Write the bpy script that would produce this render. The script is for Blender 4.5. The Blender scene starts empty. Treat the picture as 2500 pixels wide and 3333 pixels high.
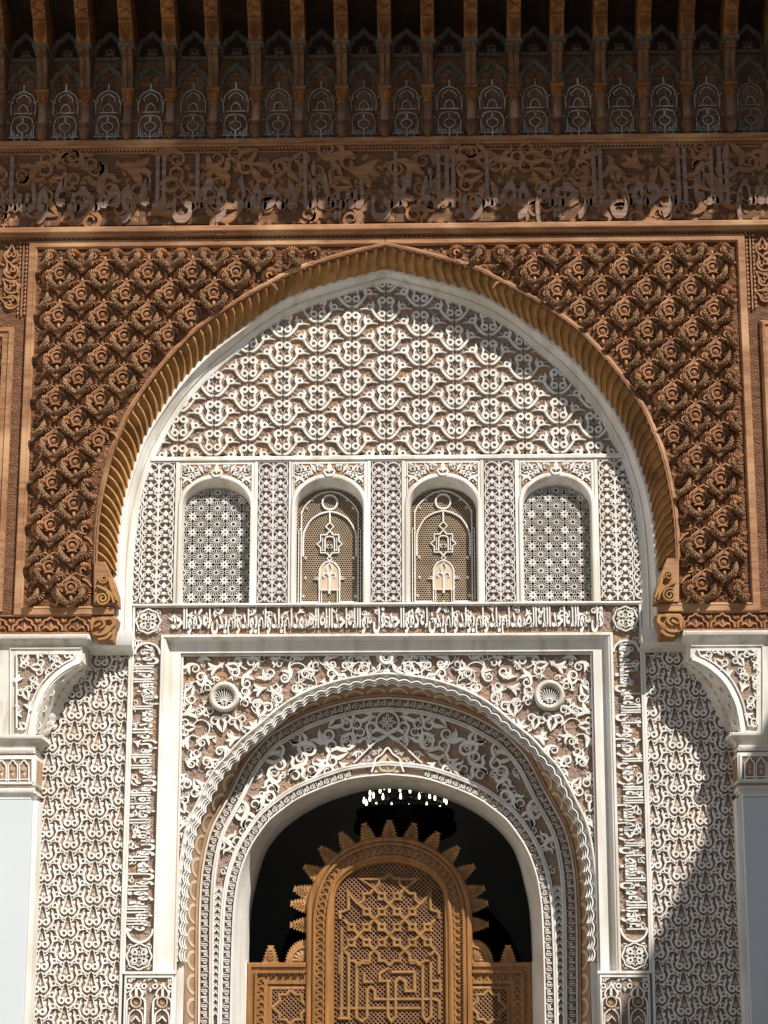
import bpy, math, random
from mathutils import Vector, Matrix

random.seed(7)
sc = bpy.context.scene
COL = sc.collection

# ------------------------------------------------------------------ camera
FPX = 7160.0                      # focal length in photograph pixels (2500 x 3333)
TILT = math.radians(14.3)
YAW = math.radians(1.6)
DIST = 20.0
EYE = 1.65
_fw = Vector((-math.sin(YAW)*math.cos(TILT), math.cos(YAW)*math.cos(TILT), math.sin(TILT)))
_rt = Vector((math.cos(YAW), math.sin(YAW), 0.0))
_up = _rt.cross(_fw)
_d0 = _fw + _rt*((1257-1250)/FPX)
CAMX = -_d0.x*DIST/_d0.y
CAM = Vector((CAMX, -DIST, EYE))
cam_d = bpy.data.cameras.new("camera")
cam_d.sensor_fit = 'VERTICAL'
cam_d.sensor_height = 36.0
cam_d.lens = FPX/3333.0*36.0
cam_d.clip_end = 500
cam = bpy.data.objects.new("camera", cam_d)
COL.objects.link(cam)
cam.matrix_world = Matrix((( _rt.x, _up.x, -_fw.x, CAM.x), (_rt.y, _up.y, -_fw.y, CAM.y),
                           (_rt.z, _up.z, -_fw.z, CAM.z), (0, 0, 0, 1)))
sc.camera = cam

# ------------------------------------------------------------------ sky, sun, exposure
SUN = Vector((0.80, -1.0, 1.50)).normalized()      # towards the sun
w = bpy.data.worlds.new("World"); sc.world = w; w.use_nodes = True
nt = w.node_tree
sky = nt.nodes.new("ShaderNodeTexSky"); sky.sky_type = 'NISHITA'; sky.sun_disc = False
sky.sun_elevation = math.asin(SUN.z); sky.sun_rotation = math.atan2(SUN.x, SUN.y)
sky.altitude = 450; sky.air_density = 1.0; sky.dust_density = 1.2
bg = nt.nodes["Background"]; bg.inputs[1].default_value = 0.05
nt.links.new(sky.outputs[0], bg.inputs[0])
sun_d = bpy.data.lights.new("sun", 'SUN'); sun_d.energy = 5.0; sun_d.angle = math.radians(0.53)
sun_d.color = (1.0, 0.965, 0.905)
sun = bpy.data.objects.new("sun", sun_d); COL.objects.link(sun)
sun.rotation_euler = SUN.to_track_quat('Z', 'Y').to_euler()
sun.location = (10, -14, 24)
vs = sc.view_settings
vs.view_transform = 'Standard'; vs.look = 'None'; vs.gamma = 1.0; vs.exposure = 0.52
vs.use_curve_mapping = False
sc.cycles.max_bounces = 4; sc.cycles.diffuse_bounces = 3; sc.cycles.glossy_bounces = 2
sc.cycles.use_denoising = True

# ------------------------------------------------------------------ measuring: photograph pixel -> point of the facade at depth Y
def at(px, py, Y):
    d = _fw + _rt*((px-1250)/FPX) + _up*((1666.5-py)/FPX)
    k = (Y-CAM.y)/d.y
    p = CAM + d*k
    return (p.x, p.z)
def zz(py, Y): return at(1257, py, Y)[1]
def hw(h, py, Y): return (at(1257+h, py, Y)[0]-at(1257-h, py, Y)[0])/2
MM = 0.00279                      # metres for one photograph pixel on the facade
def crop(x0, y0, zoom, pts, Y): return [at(x0+p[0]/zoom, y0+p[1]/zoom, Y) for p in pts]

# ------------------------------------------------------------------ materials
MATS = {}
def mat(name, col, col2=None, rough=0.8, nscale=6.0, fine=60.0, bump=0.3, bdist=0.004, stretch=(1, 1, 1), spec=0.25,
        rnd=0.0, spots=None, detail=3.0, contrast=(0.35, 0.68), rings=None, blotch=None):
    m = bpy.data.materials.new(name); m.use_nodes = True
    t = m.node_tree; N = t.nodes; L = t.links
    b = N["Principled BSDF"]
    b.inputs["Roughness"].default_value = rough
    b.inputs["Specular IOR Level"].default_value = spec
    g = N.new("ShaderNodeNewGeometry")
    mp = N.new("ShaderNodeMapping"); mp.inputs["Scale"].default_value = stretch
    L.new(g.outputs["Position"], mp.inputs[0])
    n1 = N.new("ShaderNodeTexNoise"); n1.inputs["Scale"].default_value = nscale; n1.inputs["Detail"].default_value = detail
    n1.inputs["Roughness"].default_value = 0.62
    L.new(mp.outputs[0], n1.inputs[0])
    r = N.new("ShaderNodeValToRGB")
    r.color_ramp.elements[0].position = contrast[0]; r.color_ramp.elements[1].position = contrast[1]
    c2 = col2 or tuple(c*0.7 for c in col)
    r.color_ramp.elements[0].color = (*c2, 1); r.color_ramp.elements[1].color = (*col, 1)
    L.new(n1.outputs[0], r.inputs[0])
    out = r.outputs[0]
    def mixc(fac_socket, a, colour, kind='MIX'):
        mx = N.new("ShaderNodeMixRGB"); mx.blend_type = kind
        L.new(fac_socket, mx.inputs[0]); L.new(a, mx.inputs[1]); mx.inputs[2].default_value = (*colour, 1)
        return mx.outputs[0]
    if spots:                      # (scale, low, high, colour): stains with a shape of their own
        n3 = N.new("ShaderNodeTexNoise"); n3.inputs["Scale"].default_value = spots[0]; n3.inputs["Detail"].default_value = 3
        L.new(g.outputs["Position"], n3.inputs[0])
        r3 = N.new("ShaderNodeMapRange"); r3.inputs[1].default_value = spots[1]; r3.inputs[2].default_value = spots[2]
        L.new(n3.outputs[0], r3.inputs[0])
        out = mixc(r3.outputs[0], out, spots[3])
    if blotch:
        mpb = N.new("ShaderNodeMapping"); mpb.inputs["Scale"].default_value = blotch[4]; mpb.inputs["Location"].default_value = (3.7, 1.1, 9.2)
        L.new(g.outputs["Position"], mpb.inputs[0])
        n4 = N.new("ShaderNodeTexNoise"); n4.inputs["Scale"].default_value = blotch[0]; n4.inputs["Detail"].default_value = 3
        L.new(mpb.outputs[0], n4.inputs[0])
        r4 = N.new("ShaderNodeMapRange"); r4.inputs[1].default_value = blotch[1]; r4.inputs[2].default_value = blotch[2]
        L.new(n4.outputs[0], r4.inputs[0])
        out = mixc(r4.outputs[0], out, blotch[3])
    if rnd:
        oi = N.new("ShaderNodeObjectInfo")
        mr = N.new("ShaderNodeMapRange"); mr.inputs[3].default_value = 1-rnd; mr.inputs[4].default_value = 1+rnd
        L.new(oi.outputs["Random"], mr.inputs[0])
        hs = N.new("ShaderNodeHueSaturation"); L.new(mr.outputs[0], hs.inputs["Value"]); L.new(out, hs.inputs["Color"])
        out = hs.outputs[0]
    L.new(out, b.inputs["Base Color"])
    n2 = N.new("ShaderNodeTexNoise"); n2.inputs["Scale"].default_value = fine; n2.inputs["Detail"].default_value = 2
    L.new(mp.outputs[0], n2.inputs[0])
    hgt = n2.outputs[0]
    if rings:                      # fine carved hatching: (scale, distance weight)
        v = N.new("ShaderNodeTexVoronoi"); v.inputs["Scale"].default_value = rings[0]; v.feature = 'DISTANCE_TO_EDGE'
        L.new(g.outputs["Position"], v.inputs[0])
        ma = N.new("ShaderNodeMath"); ma.operation = 'MULTIPLY_ADD'; ma.inputs[1].default_value = rings[1]
        L.new(v.outputs[0], ma.inputs[0]); L.new(hgt, ma.inputs[2]); hgt = ma.outputs[0]
    bp = N.new("ShaderNodeBump"); bp.inputs["Strength"].default_value = bump; bp.inputs["Distance"].default_value = bdist
    L.new(hgt, bp.inputs["Height"]); L.new(bp.outputs[0], b.inputs["Normal"])
    MATS[name] = m
    return m
mat("stucco", (0.78, 0.755, 0.71), (0.64, 0.60, 0.54), 0.9, 4.0, 90, 0.35, 0.004, rnd=0.03, spots=(1.3, 0.56, 0.72, (0.66, 0.58, 0.48)))
mat("stucco_soft", (0.70, 0.655, 0.625), (0.58, 0.53, 0.50), 0.9, 5.0, 90, 0.35, 0.004, rnd=0.03)
mat("stucco_ground", (0.40, 0.29, 0.225), (0.25, 0.175, 0.135), 0.95, 7.0, 80, 0.6, 0.01, rings=(55, 4.0), spots=(3.1, 0.5, 0.68, (0.40, 0.255, 0.15)))
mat("stucco_ground_leaf", (0.47, 0.345, 0.27), (0.31, 0.22, 0.17), 0.95, 8.0, 110, 0.5, 0.006, spots=(3.1, 0.5, 0.66, (0.45, 0.28, 0.16)))
mat("plaster", (0.76, 0.74, 0.70), (0.67, 0.64, 0.59), 0.88, 2.2, 70, 0.25, 0.004, spots=(1.4, 0.50, 0.74, (0.58, 0.53, 0.44)),
    blotch=(2.4, 0.50, 0.70, (0.56, 0.50, 0.41), (3.4, 3.4, 0.30)))
mat("plaster_aged", (0.72, 0.69, 0.62), (0.55, 0.51, 0.44), 0.9, 3.0, 60, 0.4, 0.005, blotch=(2.6, 0.50, 0.70, (0.42, 0.37, 0.29), (3.2, 3.2, 0.5)))
mat("pillar_paint", (0.53, 0.56, 0.58), (0.50, 0.53, 0.55), 0.7, 1.2, 40, 0.12, 0.003)
mat("ochre_band", (0.40, 0.255, 0.15), (0.30, 0.185, 0.11), 0.85, 6, 60, 0.3, 0.004)
mat("grille_tan", (0.46, 0.35, 0.24), (0.34, 0.25, 0.17), 0.85, 8, 60, 0.3, 0.004)
mat("ochre_light", (0.62, 0.50, 0.36), (0.50, 0.39, 0.28), 0.85, 6, 60, 0.3, 0.004)
mat("rose_line", (0.42, 0.27, 0.22), (0.30, 0.19, 0.15), 0.9, 6, 60, 0.3, 0.004)
mat("painted_dark", (0.012, 0.010, 0.009), (0.008, 0.007, 0.006), 0.95, 6, 60, 0.2, 0.004)  # near-black colour standing in for unlit space behind openings
G = (0.55, 5, 5)
mat("wood", (0.40, 0.205, 0.100), (0.23, 0.105, 0.048), 0.62, 5.5, 46, 0.55, 0.006, G, rnd=0.10, spots=(2.3, 0.52, 0.75, (0.22, 0.095, 0.040)),
    blotch=(1.7, 0.52, 0.70, (0.50, 0.29, 0.145), (1, 1, 1)))
mat("wood_ground", (0.215, 0.098, 0.046), (0.115, 0.050, 0.024), 0.7, 7, 50, 0.7, 0.010, (1, 3, 3), rings=(45, 3.0))  # carved ground darker than the leaves: shade of the gaps put into the colour
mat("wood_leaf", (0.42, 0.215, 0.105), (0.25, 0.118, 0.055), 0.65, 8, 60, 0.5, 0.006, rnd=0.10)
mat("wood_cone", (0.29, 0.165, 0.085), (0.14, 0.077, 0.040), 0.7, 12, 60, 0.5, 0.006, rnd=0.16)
mat("wood_flute", (0.43, 0.235, 0.085), (0.28, 0.140, 0.045), 0.5, 5, 50, 0.45, 0.005, (2, 2, 2), rnd=0.06, spots=(2.6, 0.55, 0.75, (0.20, 0.095, 0.035)))
mat("wood_frieze", (0.36, 0.175, 0.078), (0.215, 0.098, 0.044), 0.65, 6, 50, 0.55, 0.006, G, rnd=0.10, blotch=(1.6, 0.5, 0.7, (0.21, 0.11, 0.058), (1, 1, 1)))
mat("letter_grey", (0.30, 0.205, 0.155), (0.185, 0.110, 0.075), 0.75, 7, 60, 0.5, 0.005, G, rnd=0.06)
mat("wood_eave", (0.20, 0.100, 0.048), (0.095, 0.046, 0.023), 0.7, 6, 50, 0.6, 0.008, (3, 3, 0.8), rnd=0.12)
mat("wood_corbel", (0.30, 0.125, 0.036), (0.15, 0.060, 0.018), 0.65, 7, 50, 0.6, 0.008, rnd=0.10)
mat("wood_weathered", (0.150, 0.130, 0.100), (0.085, 0.070, 0.052), 0.8, 6, 60, 0.5, 0.006, (3, 3, 0.8), rnd=0.08)
mat("paint_grey", (0.44, 0.43, 0.41), (0.20, 0.185, 0.165), 0.8, 9, 70, 0.4, 0.004, rnd=0.35)
mat("wood_colonnette", (0.34, 0.20, 0.125), (0.20, 0.115, 0.070), 0.7, 7, 50, 0.4, 0.005, (3, 3, 0.8), rnd=0.25)
mat("shell_shade", (0.11, 0.065, 0.045), (0.07, 0.04, 0.03), 0.9, 8, 60, 0.3, 0.004)  # dark brown paints the shade in the shell's hollows
mat("frieze_ground", (0.17, 0.082, 0.038), (0.095, 0.044, 0.021), 0.75, 7, 50, 0.5, 0.006, G)  # darkened ground: shade of the carved grooves put into the colour
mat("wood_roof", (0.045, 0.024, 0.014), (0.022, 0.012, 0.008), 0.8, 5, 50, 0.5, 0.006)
mat("door_wood", (0.35, 0.165, 0.050), (0.21, 0.092, 0.027), 0.42, 4, 55, 0.4, 0.004, (5, 5, 0.5), spec=0.4, rnd=0.07, blotch=(1.8, 0.54, 0.72, (0.25, 0.11, 0.03), (1, 1, 1)))
mat("door_lattice", (0.30, 0.160, 0.085), (0.19, 0.098, 0.054), 0.5, 8, 60, 0.4, 0.004, rnd=0.0)
mat("door_strap", (0.37, 0.200, 0.075), (0.25, 0.130, 0.045), 0.45, 5, 60, 0.4, 0.004, (3, 3, 1), rnd=0.08)
mat("finial_wood", (0.42, 0.220, 0.080), (0.26, 0.130, 0.048), 0.5, 8, 60, 0.4, 0.004, rnd=0.10)
mat("iron", (0.02, 0.018, 0.016), (0.012, 0.011, 0.010), 0.5, 8, 60, 0.3, 0.004)
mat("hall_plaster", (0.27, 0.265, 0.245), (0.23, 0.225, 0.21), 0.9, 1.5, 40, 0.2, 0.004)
mat("paving", (0.20, 0.185, 0.165), (0.155, 0.145, 0.13), 0.5, 2.0, 30, 0.2, 0.004)
mat("tile_dado", (0.20, 0.24, 0.22), (0.35, 0.32, 0.26), 0.35, 12, 40, 0.2, 0.004)
m = bpy.data.materials.new("bulb_glow"); m.use_nodes = True
b = m.node_tree.nodes["Principled BSDF"]; b.inputs["Base Color"].default_value = (0.9, 0.85, 0.7, 1)
b.inputs["Emission Color"].default_value = (1.0, 0.86, 0.62, 1); b.inputs["Emission Strength"].default_value = 3.0
MATS["bulb_glow"] = m

# ------------------------------------------------------------------ mesh helpers
def smooth_pts(P, n=6, closed=False):
    """Catmull-Rom through tuples (any length)."""
    k = len(P)
    if k < 3: return [tuple(p) for p in P]
    out = []
    rng = range(k if closed else k-1)
    for i in rng:
        p0 = P[(i-1) % k] if (closed or i > 0) else P[0]
        p1 = P[i]; p2 = P[(i+1) % k]
        p3 = P[(i+2) % k] if (closed or i+2 < k) else P[-1]
        for j in range(n):
            t = j/n; t2 = t*t; t3 = t2*t
            out.append(tuple(0.5*((2*b)+(c-a)*t+(2*a-5*b+4*c-d)*t2+(3*b-a-3*c+d)*t3) for a, b, c, d in zip(p0, p1, p2, p3)))
    if not closed: out.append(tuple(P[-1]))
    return out
def resample(P, n):
    L = [0.0]
    for a, b in zip(P, P[1:]): L.append(L[-1]+math.hypot(b[0]-a[0], b[1]-a[1]))
    out = []; j = 0
    for i in range(n):
        s = L[-1]*i/(n-1)
        while j < len(L)-2 and L[j+1] < s: j += 1
        t = (s-L[j])/max(1e-9, L[j+1]-L[j])
        out.append(tuple(a+(b-a)*t for a, b in zip(P[j], P[j+1])))
    return out
def length(P): return sum(math.hypot(b[0]-a[0], b[1]-a[1]) for a, b in zip(P, P[1:]))
def normals(P, closed=False):
    n = len(P); out = []
    for i in range(n):
        a = P[(i-1) % n] if (closed or i > 0) else P[i]
        b = P[(i+1) % n] if (closed or i < n-1) else P[i]
        dx, dz = b[0]-a[0], b[1]-a[1]; l = math.hypot(dx, dz) or 1e-9
        out.append((-dz/l, dx/l))
    return out
def offset(P, d, closed=False):
    N_ = normals(P, closed)
    return [(p[0]+n[0]*d, p[1]+n[1]*d) for p, n in zip(P, N_)]
def circle(cx, cz, r, n=24, a0=0.0, a1=2*math.pi, rz=None):
    rz = rz or r
    return [(cx+r*math.cos(a0+(a1-a0)*i/n), cz+rz*math.sin(a0+(a1-a0)*i/n)) for i in range(n+(0 if abs(a1-a0) > 6.28 else 1))]

class MB:
    def __init__(self): self.v = []; self.f = []; self.sm = False; self.k = 0
    def poly(self, P, yb, yf, bev=0.0):
        """outline P (x,z), back at yb, front at yf (nearer the viewer); bev pulls the front edge in."""
        area = sum(a[0]*b[1]-b[0]*a[1] for a, b in zip(P, P[1:]+P[:1]))
        if area < 0: P = P[::-1]
        n = len(P); o = len(self.v)
        F = offset(P, bev, True) if bev else P
        if bev:
            M_ = yf+bev
            self.v += [(p[0], yb, p[1]) for p in P]+[(p[0], M_, p[1]) for p in P]+[(p[0], yf, p[1]) for p in F]
            for i in range(n):
                j = (i+1) % n
                self.f.append((o+i, o+j, o+n+j, o+n+i)); self.f.append((o+n+i, o+n+j, o+2*n+j, o+2*n+i))
            self.f.append(tuple(range(o+2*n, o+3*n)))
        else:
            self.v += [(p[0], yb, p[1]) for p in P]+[(p[0], yf, p[1]) for p in P]
            for i in range(n):
                j = (i+1) % n
                self.f.append((o+i, o+j, o+n+j, o+n+i))
            self.f.append(tuple(range(o+n, o+2*n)))
        return self
    def box(self, x0, x1, y0, y1, z0, z1):
        o = len(self.v)
        self.v += [(x, y, z) for z in (z0, z1) for y in (y0, y1) for x in (x0, x1)]
        self.f += [(o, o+2, o+3, o+1), (o+4, o+5, o+7, o+6), (o, o+1, o+5, o+4), (o+2, o+6, o+7, o+3), (o, o+4, o+6, o+2), (o+1, o+3, o+7, o+5)]
        return self
    def ribbon(self, P, W, h, yb=0.0, n=5, top=0.80, sm=True, closed=False, crown=0.0):
        """carved strap along P with widths W (number or list); flat or slightly crowned top at yb-h."""
        if not isinstance(W, (list, tuple)): W = [W]*len(P)
        self.k += 1; h = h*(1+0.012*(self.k*5 % 13))      # straps that cross never share a plane
        Q = [(p[0], p[1], w_) for p, w_ in zip(P, W)]
        if sm: Q = smooth_pts(Q, n, closed)
        N_ = normals([(q[0], q[1]) for q in Q], closed)
        o = len(self.v); k = len(Q)
        for q, nn in zip(Q, N_):
            a = max(q[2], 0.0015)/2; tp = a*top
            for s, yy in ((-a, yb), (-tp, yb-h), (tp, yb-h), (a, yb)):
                self.v.append((q[0]+nn[0]*s, yy, q[1]+nn[1]*s))
        for i in range(k if closed else k-1):
            A = o+4*i; B = o+4*((i+1) % k)
            for j in range(3): self.f.append((A+j, A+j+1, B+j+1, B+j))
        if not closed:
            self.f.append((o+3, o+2, o+1, o)); e = o+4*(k-1); self.f.append((e, e+1, e+2, e+3))
        return self
    def ring(self, cx, cz, r, w_, h, yb=0.0, n=16, top=0.80, rz=None):
        return self.ribbon(circle(cx, cz, r, n, rz=rz), w_, h, yb, sm=False, closed=True, top=top)
    def blob(self, cx, cz, r, h, yb=0.0, n=10, rz=None):
        rz = rz or r; o = len(self.v)
        for rr, yy in ((1.0, yb), (0.75, yb-h*0.8), (0.0, yb-h)):
            if rr == 0: self.v.append((cx, yy, cz))
            else: self.v += [(cx+r*rr*math.cos(2*math.pi*i/n), yy, cz+rz*rr*math.sin(2*math.pi*i/n)) for i in range(n)]
        for i in range(n):
            j = (i+1) % n
            self.f.append((o+i, o+j, o+n+j, o+n+i)); self.f.append((o+n+i, o+n+j, o+2*n))
        return self
    def leaf(self, x, z, a, L_, w_, h, yb=0.0):
        """a single leaf blade with a mid ridge."""
        c, s = math.cos(a), math.sin(a); o = len(self.v)
        def P(u, v_, y): self.v.append((x+c*u-s*v_, y, z+s*u+c*v_))
        P(0, 0, yb-h*0.5); P(L_*0.45, w_/2, yb-h*0.15); P(L_, 0, yb-h*0.3); P(L_*0.45, -w_/2, yb-h*0.15); P(L_*0.45, 0, yb-h)
        P(L_*0.45, w_/2, yb); P(L_*0.45, -w_/2, yb)
        self.f += [(o, o+4, o+1), (o+4, o+2, o+1), (o, o+3, o+4), (o+3, o+2, o+4), (o+1, o+2, o+5), (o+3, o+6, o+2)]
        return self
    def fan(self, x, z, a, R, h, yb=0.0, n=5, spread=1.9):
        for i in range(n):
            t = a+spread*(i/(n-1)-0.5)
            self.leaf(x, z, t, R*(1-0.25*abs(i/(n-1)-0.5)), R*0.42, h, yb)
        return self
    def loft(self, rows, closed_u=False):
        o = len(self.v); n = len(rows[0])
        for r_ in rows: self.v += [tuple(p) for p in r_]
        for i in range(len(rows)-1):
            for j in range(n if closed_u else n-1):
                k = (j+1) % n
                self.f.append((o+i*n+j, o+i*n+k, o+(i+1)*n+k, o+(i+1)*n+j))
        return self
    def lathe(self, prof, cx, cy, n=12, sx=1.0):
        rows = [[(cx+r*math.cos(2*math.pi*i/n)*sx, cy+r*math.sin(2*math.pi*i/n), z) for i in range(n)] for r, z in prof]
        return self.loft(rows[::-1] if False else rows, True)
    def sweep(self, path, prof, closed=False):
        """profile [(offset, y)] carried along path (x,z) with mitred corners."""
        n = len(path); rows = []
        for off_, y in prof: rows.append([])
        for i in range(n):
            a = path[i-1] if (closed or i > 0) else None
            b = path[(i+1) % n] if (closed or i < n-1) else None
            p = path[i]; ns = []
            for q0, q1 in ((a, p), (p, b)):
                if q0 is None or q1 is None: continue
                dx, dz = q1[0]-q0[0], q1[1]-q0[1]; l = math.hypot(dx, dz) or 1e-9
                ns.append((-dz/l, dx/l))
            if len(ns) == 2:
                mx, mz = ns[0][0]+ns[1][0], ns[0][1]+ns[1][1]; q = 1+ns[0][0]*ns[1][0]+ns[0][1]*ns[1][1]
                q = max(q, 0.25); nn = (mx/q, mz/q)
            else: nn = ns[0]
            for r_, (off_, y) in zip(rows, prof): r_.append((p[0]+nn[0]*off_, y, p[1]+nn[1]*off_))
        self.loft(rows, closed)
        return self
    def mesh(self, name):
        me = bpy.data.meshes.new(name); me.from_pydata(self.v, [], self.f)
        if self.sm: me.polygons.foreach_set("use_smooth", [True]*len(me.polygons))
        me.update(); return me
    def build(self, name, material, parent=None, **kw):
        return put(name, self.mesh(name), material, parent, **kw)

def put(name, me, material, parent=None, loc=None, rot=0.0, scale=None, mirror=False, label=None, stuff=False, dy=1.0):
    if material is not None and not me.materials: me.materials.append(MATS[material])
    o = bpy.data.objects.new(name, me); COL.objects.link(o)
    if parent is not None: o.parent = parent
    if loc is not None: o.location = loc
    if rot: o.rotation_euler = (0, -rot, 0)
    s = scale if scale is not None else 1.0
    if scale is not None or mirror: o.scale = (-s if mirror else s, dy, s) if not isinstance(s, tuple) else s
    if label: o["label"] = label
    if stuff: o["kind"] = "stuff"
    return o
def thing(name, label, cat, group=None):
    o = bpy.data.objects.new(name, None); COL.objects.link(o); o.empty_display_size = 0.2
    o["label"] = label; o["category"] = cat
    if group: o["group"] = group
    return o
def structure(o): o["kind"] = "structure"; return o
def arch(table, Y, n=129, zbot=None, k=5):
    """symmetric arch through (half width, row) measured on the photograph; bottom left -> apex -> bottom right."""
    R = [(hw(h, y, Y), zz(y, Y)) for h, y in table]
    R = smooth_pts(R, k)
    if zbot is not None: R.append((R[-1][0], zbot))
    full = [(-x, z) for x, z in R[::-1]]+[p for p in R[1:]]
    return resample(full, n)
def C3(P, Y): return [(p[0], Y, p[1]) for p in P]
def inside(P, x, z):
    c = False; j = len(P)-1
    for i in range(len(P)):
        if (P[i][1] > z) != (P[j][1] > z) and x < (P[j][0]-P[i][0])*(z-P[i][1])/(P[j][1]-P[i][1])+P[i][0]: c = not c
        j = i
    return c
def xat(P, z):
    """half width of an arch curve at height z (0 above the apex)."""
    best = 0.0
    for a, b in zip(P, P[1:]):
        if (a[1]-z)*(b[1]-z) <= 0 and a[1] != b[1]:
            best = max(best, abs(a[0]+(b[0]-a[0])*(z-a[1])/(b[1]-a[1])))
    return best
def rect(x0, x1, z0, z1): return [(x0, z0), (x1, z0), (x1, z1), (x0, z1)]
def scatter_fans(test, x0, x1, z0, z1, step, size, h, yb, material, name, parent, n=5):
    mb = MB(); rows = int((z1-z0)/step)+1; cols = int((x1-x0)/step)+1
    for i in range(rows):
        for j in range(cols):
            x = x0+(j+0.5*(i % 2))*step+random.uniform(-.3, .3)*step; z = z0+i*step+random.uniform(-.3, .3)*step
            if test(x, z): mb.fan(x, z, random.uniform(0, 6.28), size*random.uniform(.8, 1.25), h*random.uniform(.7, 1.2), yb, n)
    if mb.v: return mb.build(name, material, parent, stuff=True)

# ------------------------------------------------------------------ Arabic lettering
_F = {}
def _reg(chars, start, four=True):
    _F[chars] = [chr(start+i) for i in range(4 if four else 2)]
for ch, st, four in (("ا", 0xFE8D, 0), ("أ", 0xFE83, 0), ("ب", 0xFE8F, 1), ("ة", 0xFE93, 0), ("ت", 0xFE95, 1), ("ث", 0xFE99, 1), ("ج", 0xFE9D, 1),
                     ("ح", 0xFEA1, 1), ("خ", 0xFEA5, 1), ("د", 0xFEA9, 0), ("ذ", 0xFEAB, 0), ("ر", 0xFEAD, 0), ("ز", 0xFEAF, 0), ("س", 0xFEB1, 1),
                     ("ش", 0xFEB5, 1), ("ص", 0xFEB9, 1), ("ض", 0xFEBD, 1), ("ط", 0xFEC1, 1), ("ظ", 0xFEC5, 1), ("ع", 0xFEC9, 1), ("غ", 0xFECD, 1), ("ف", 0xFED1, 1),
                     ("ق", 0xFED5, 1), ("ك", 0xFED9, 1), ("ل", 0xFEDD, 1), ("م", 0xFEE1, 1), ("ن", 0xFEE5, 1), ("ه", 0xFEE9, 1), ("و", 0xFEED, 0),
                     ("ى", 0xFEEF, 0), ("ي", 0xFEF1, 1)): _reg(ch, st, four)
def shape_ar(word):
    out = []
    for i, ch in enumerate(word):
        fs = _F[ch]
        prev = i > 0 and len(_F[word[i-1]]) == 4
        nxt = i+1 < len(word) and len(fs) == 4
        if prev and nxt: out.append(fs[3])
        elif nxt: out.append(fs[2])
        elif prev: out.append(fs[1])
        else: out.append(fs[0])
    return "".join(out[::-1])
_words = {}
def word_geom(word):
    """(triangle soup of a word, baseline at 0, in em)."""
    if word in _words: return _words[word]
    c = bpy.data.curves.new("word", 'FONT'); c.body = shape_ar(word); c.resolution_u = 2; c.extrude = 0.5; c.offset = 0.03
    o = bpy.data.objects.new("word", c)
    me = bpy.data.meshes.new_from_object(o)
    V = [tuple(v.co) for v in me.vertices]; Fc = [tuple(p.vertices) for p in me.polygons]
    bpy.data.objects.remove(o); bpy.data.curves.remove(c); bpy.data.meshes.remove(me)
    x0 = min(v[0] for v in V); x1 = max(v[0] for v in V)
    _words[word] = ([(v[0]-x0, v[1], v[2]) for v in V], Fc, x1-x0)
    return _words[word]
def tall(v, lo=-0.24, mid=0.32, hi=0.74, fm=0.42):
    """stretch the uprights: lower letters fill fm of the band, the uprights the rest. -> 0..1"""
    if v < mid: return max(0.0, (v-lo)/(mid-lo))*fm if v > lo else (v-lo)*0.3
    return fm+(min(v, 0.95)-mid)/(hi-mid)*(1-fm)
def write(words, length_, height, depth, place, name, material, parent, gap=0.16, fm=0.45):
    """words set right to left over length_; place(u, v) -> (x,z), u from the right end, v 0..1 upwards."""
    tot = sum(word_geom(w_)[2]+gap for w_ in words)-gap
    k = length_/tot; u = 0.0
    for w_ in words:
        V, Fc, wd = word_geom(w_)
        P = []
        for x, y, z in V:
            uu = u+(wd-x)*k; p = place(uu, tall(y, fm=fm)*height)
            P.append((p[0], p[2]-depth if z > 0 else p[2], p[1]))
        mb = MB(); mb.v = P; mb.f = list(Fc); mb.build(name, material, parent)
        u += (wd+gap)*k
# ================================================================== the ground and the courtyard wings that shade the front
o = MB().box(-60, 60, -60, 40, -0.4, 0.0).build("ground", "paving"); structure(o)

YW = -0.28          # face of the carved wooden arch
YS = -0.12          # inner edge of its fluted soffit
PX = 0.00275
XEND = 7.6          # half width of the courtyard front

FL = arch([(0, 806), (97, 829), (190, 854), (285, 884), (350, 915), (407, 946), (496, 997), (597, 1066), (655, 1120), (711, 1180), (756, 1237), (797, 1294),
           (836, 1358), (862, 1421), (885, 1478), (905, 1560), (920, 1636), (928, 1699), (932, 1763), (934, 1830)], YW-0.03, 165)
IN = arch([(0, 885), (124, 915), (259, 953), (341, 986), (408, 1030), (490, 1090), (579, 1160), (643, 1225), (692, 1286), (745, 1365), (787, 1440), (815, 1520),
           (840, 1600), (858, 1690), (868, 1780), (873, 1870)], YS, 165)
INL = arch([(0, 885), (124, 915), (259, 953), (341, 986), (408, 1030), (490, 1090), (579, 1160), (643, 1225), (692, 1286), (745, 1365), (787, 1440), (815, 1520),
            (840, 1600), (858, 1690), (868, 1780), (874, 1870), (877, 1960), (880, 2088)], YS, 165)
TYL = arch([(0, 921), (151, 964), (286, 1013), (406, 1078), (476, 1138), (552, 1203), (639, 1295), (693, 1371), (742, 1463), (763, 1506), (794, 1600), (809, 1703),
            (820, 1807), (825, 1962), (827, 2100)], 0.0, 165)
BO = offset(FL, 0.070)
ZT = zz(802, YW); ZB = zz(1968, YW); XF = hw(1160, 1400, YW)
ZWB = zz(2056, YW)

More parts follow.
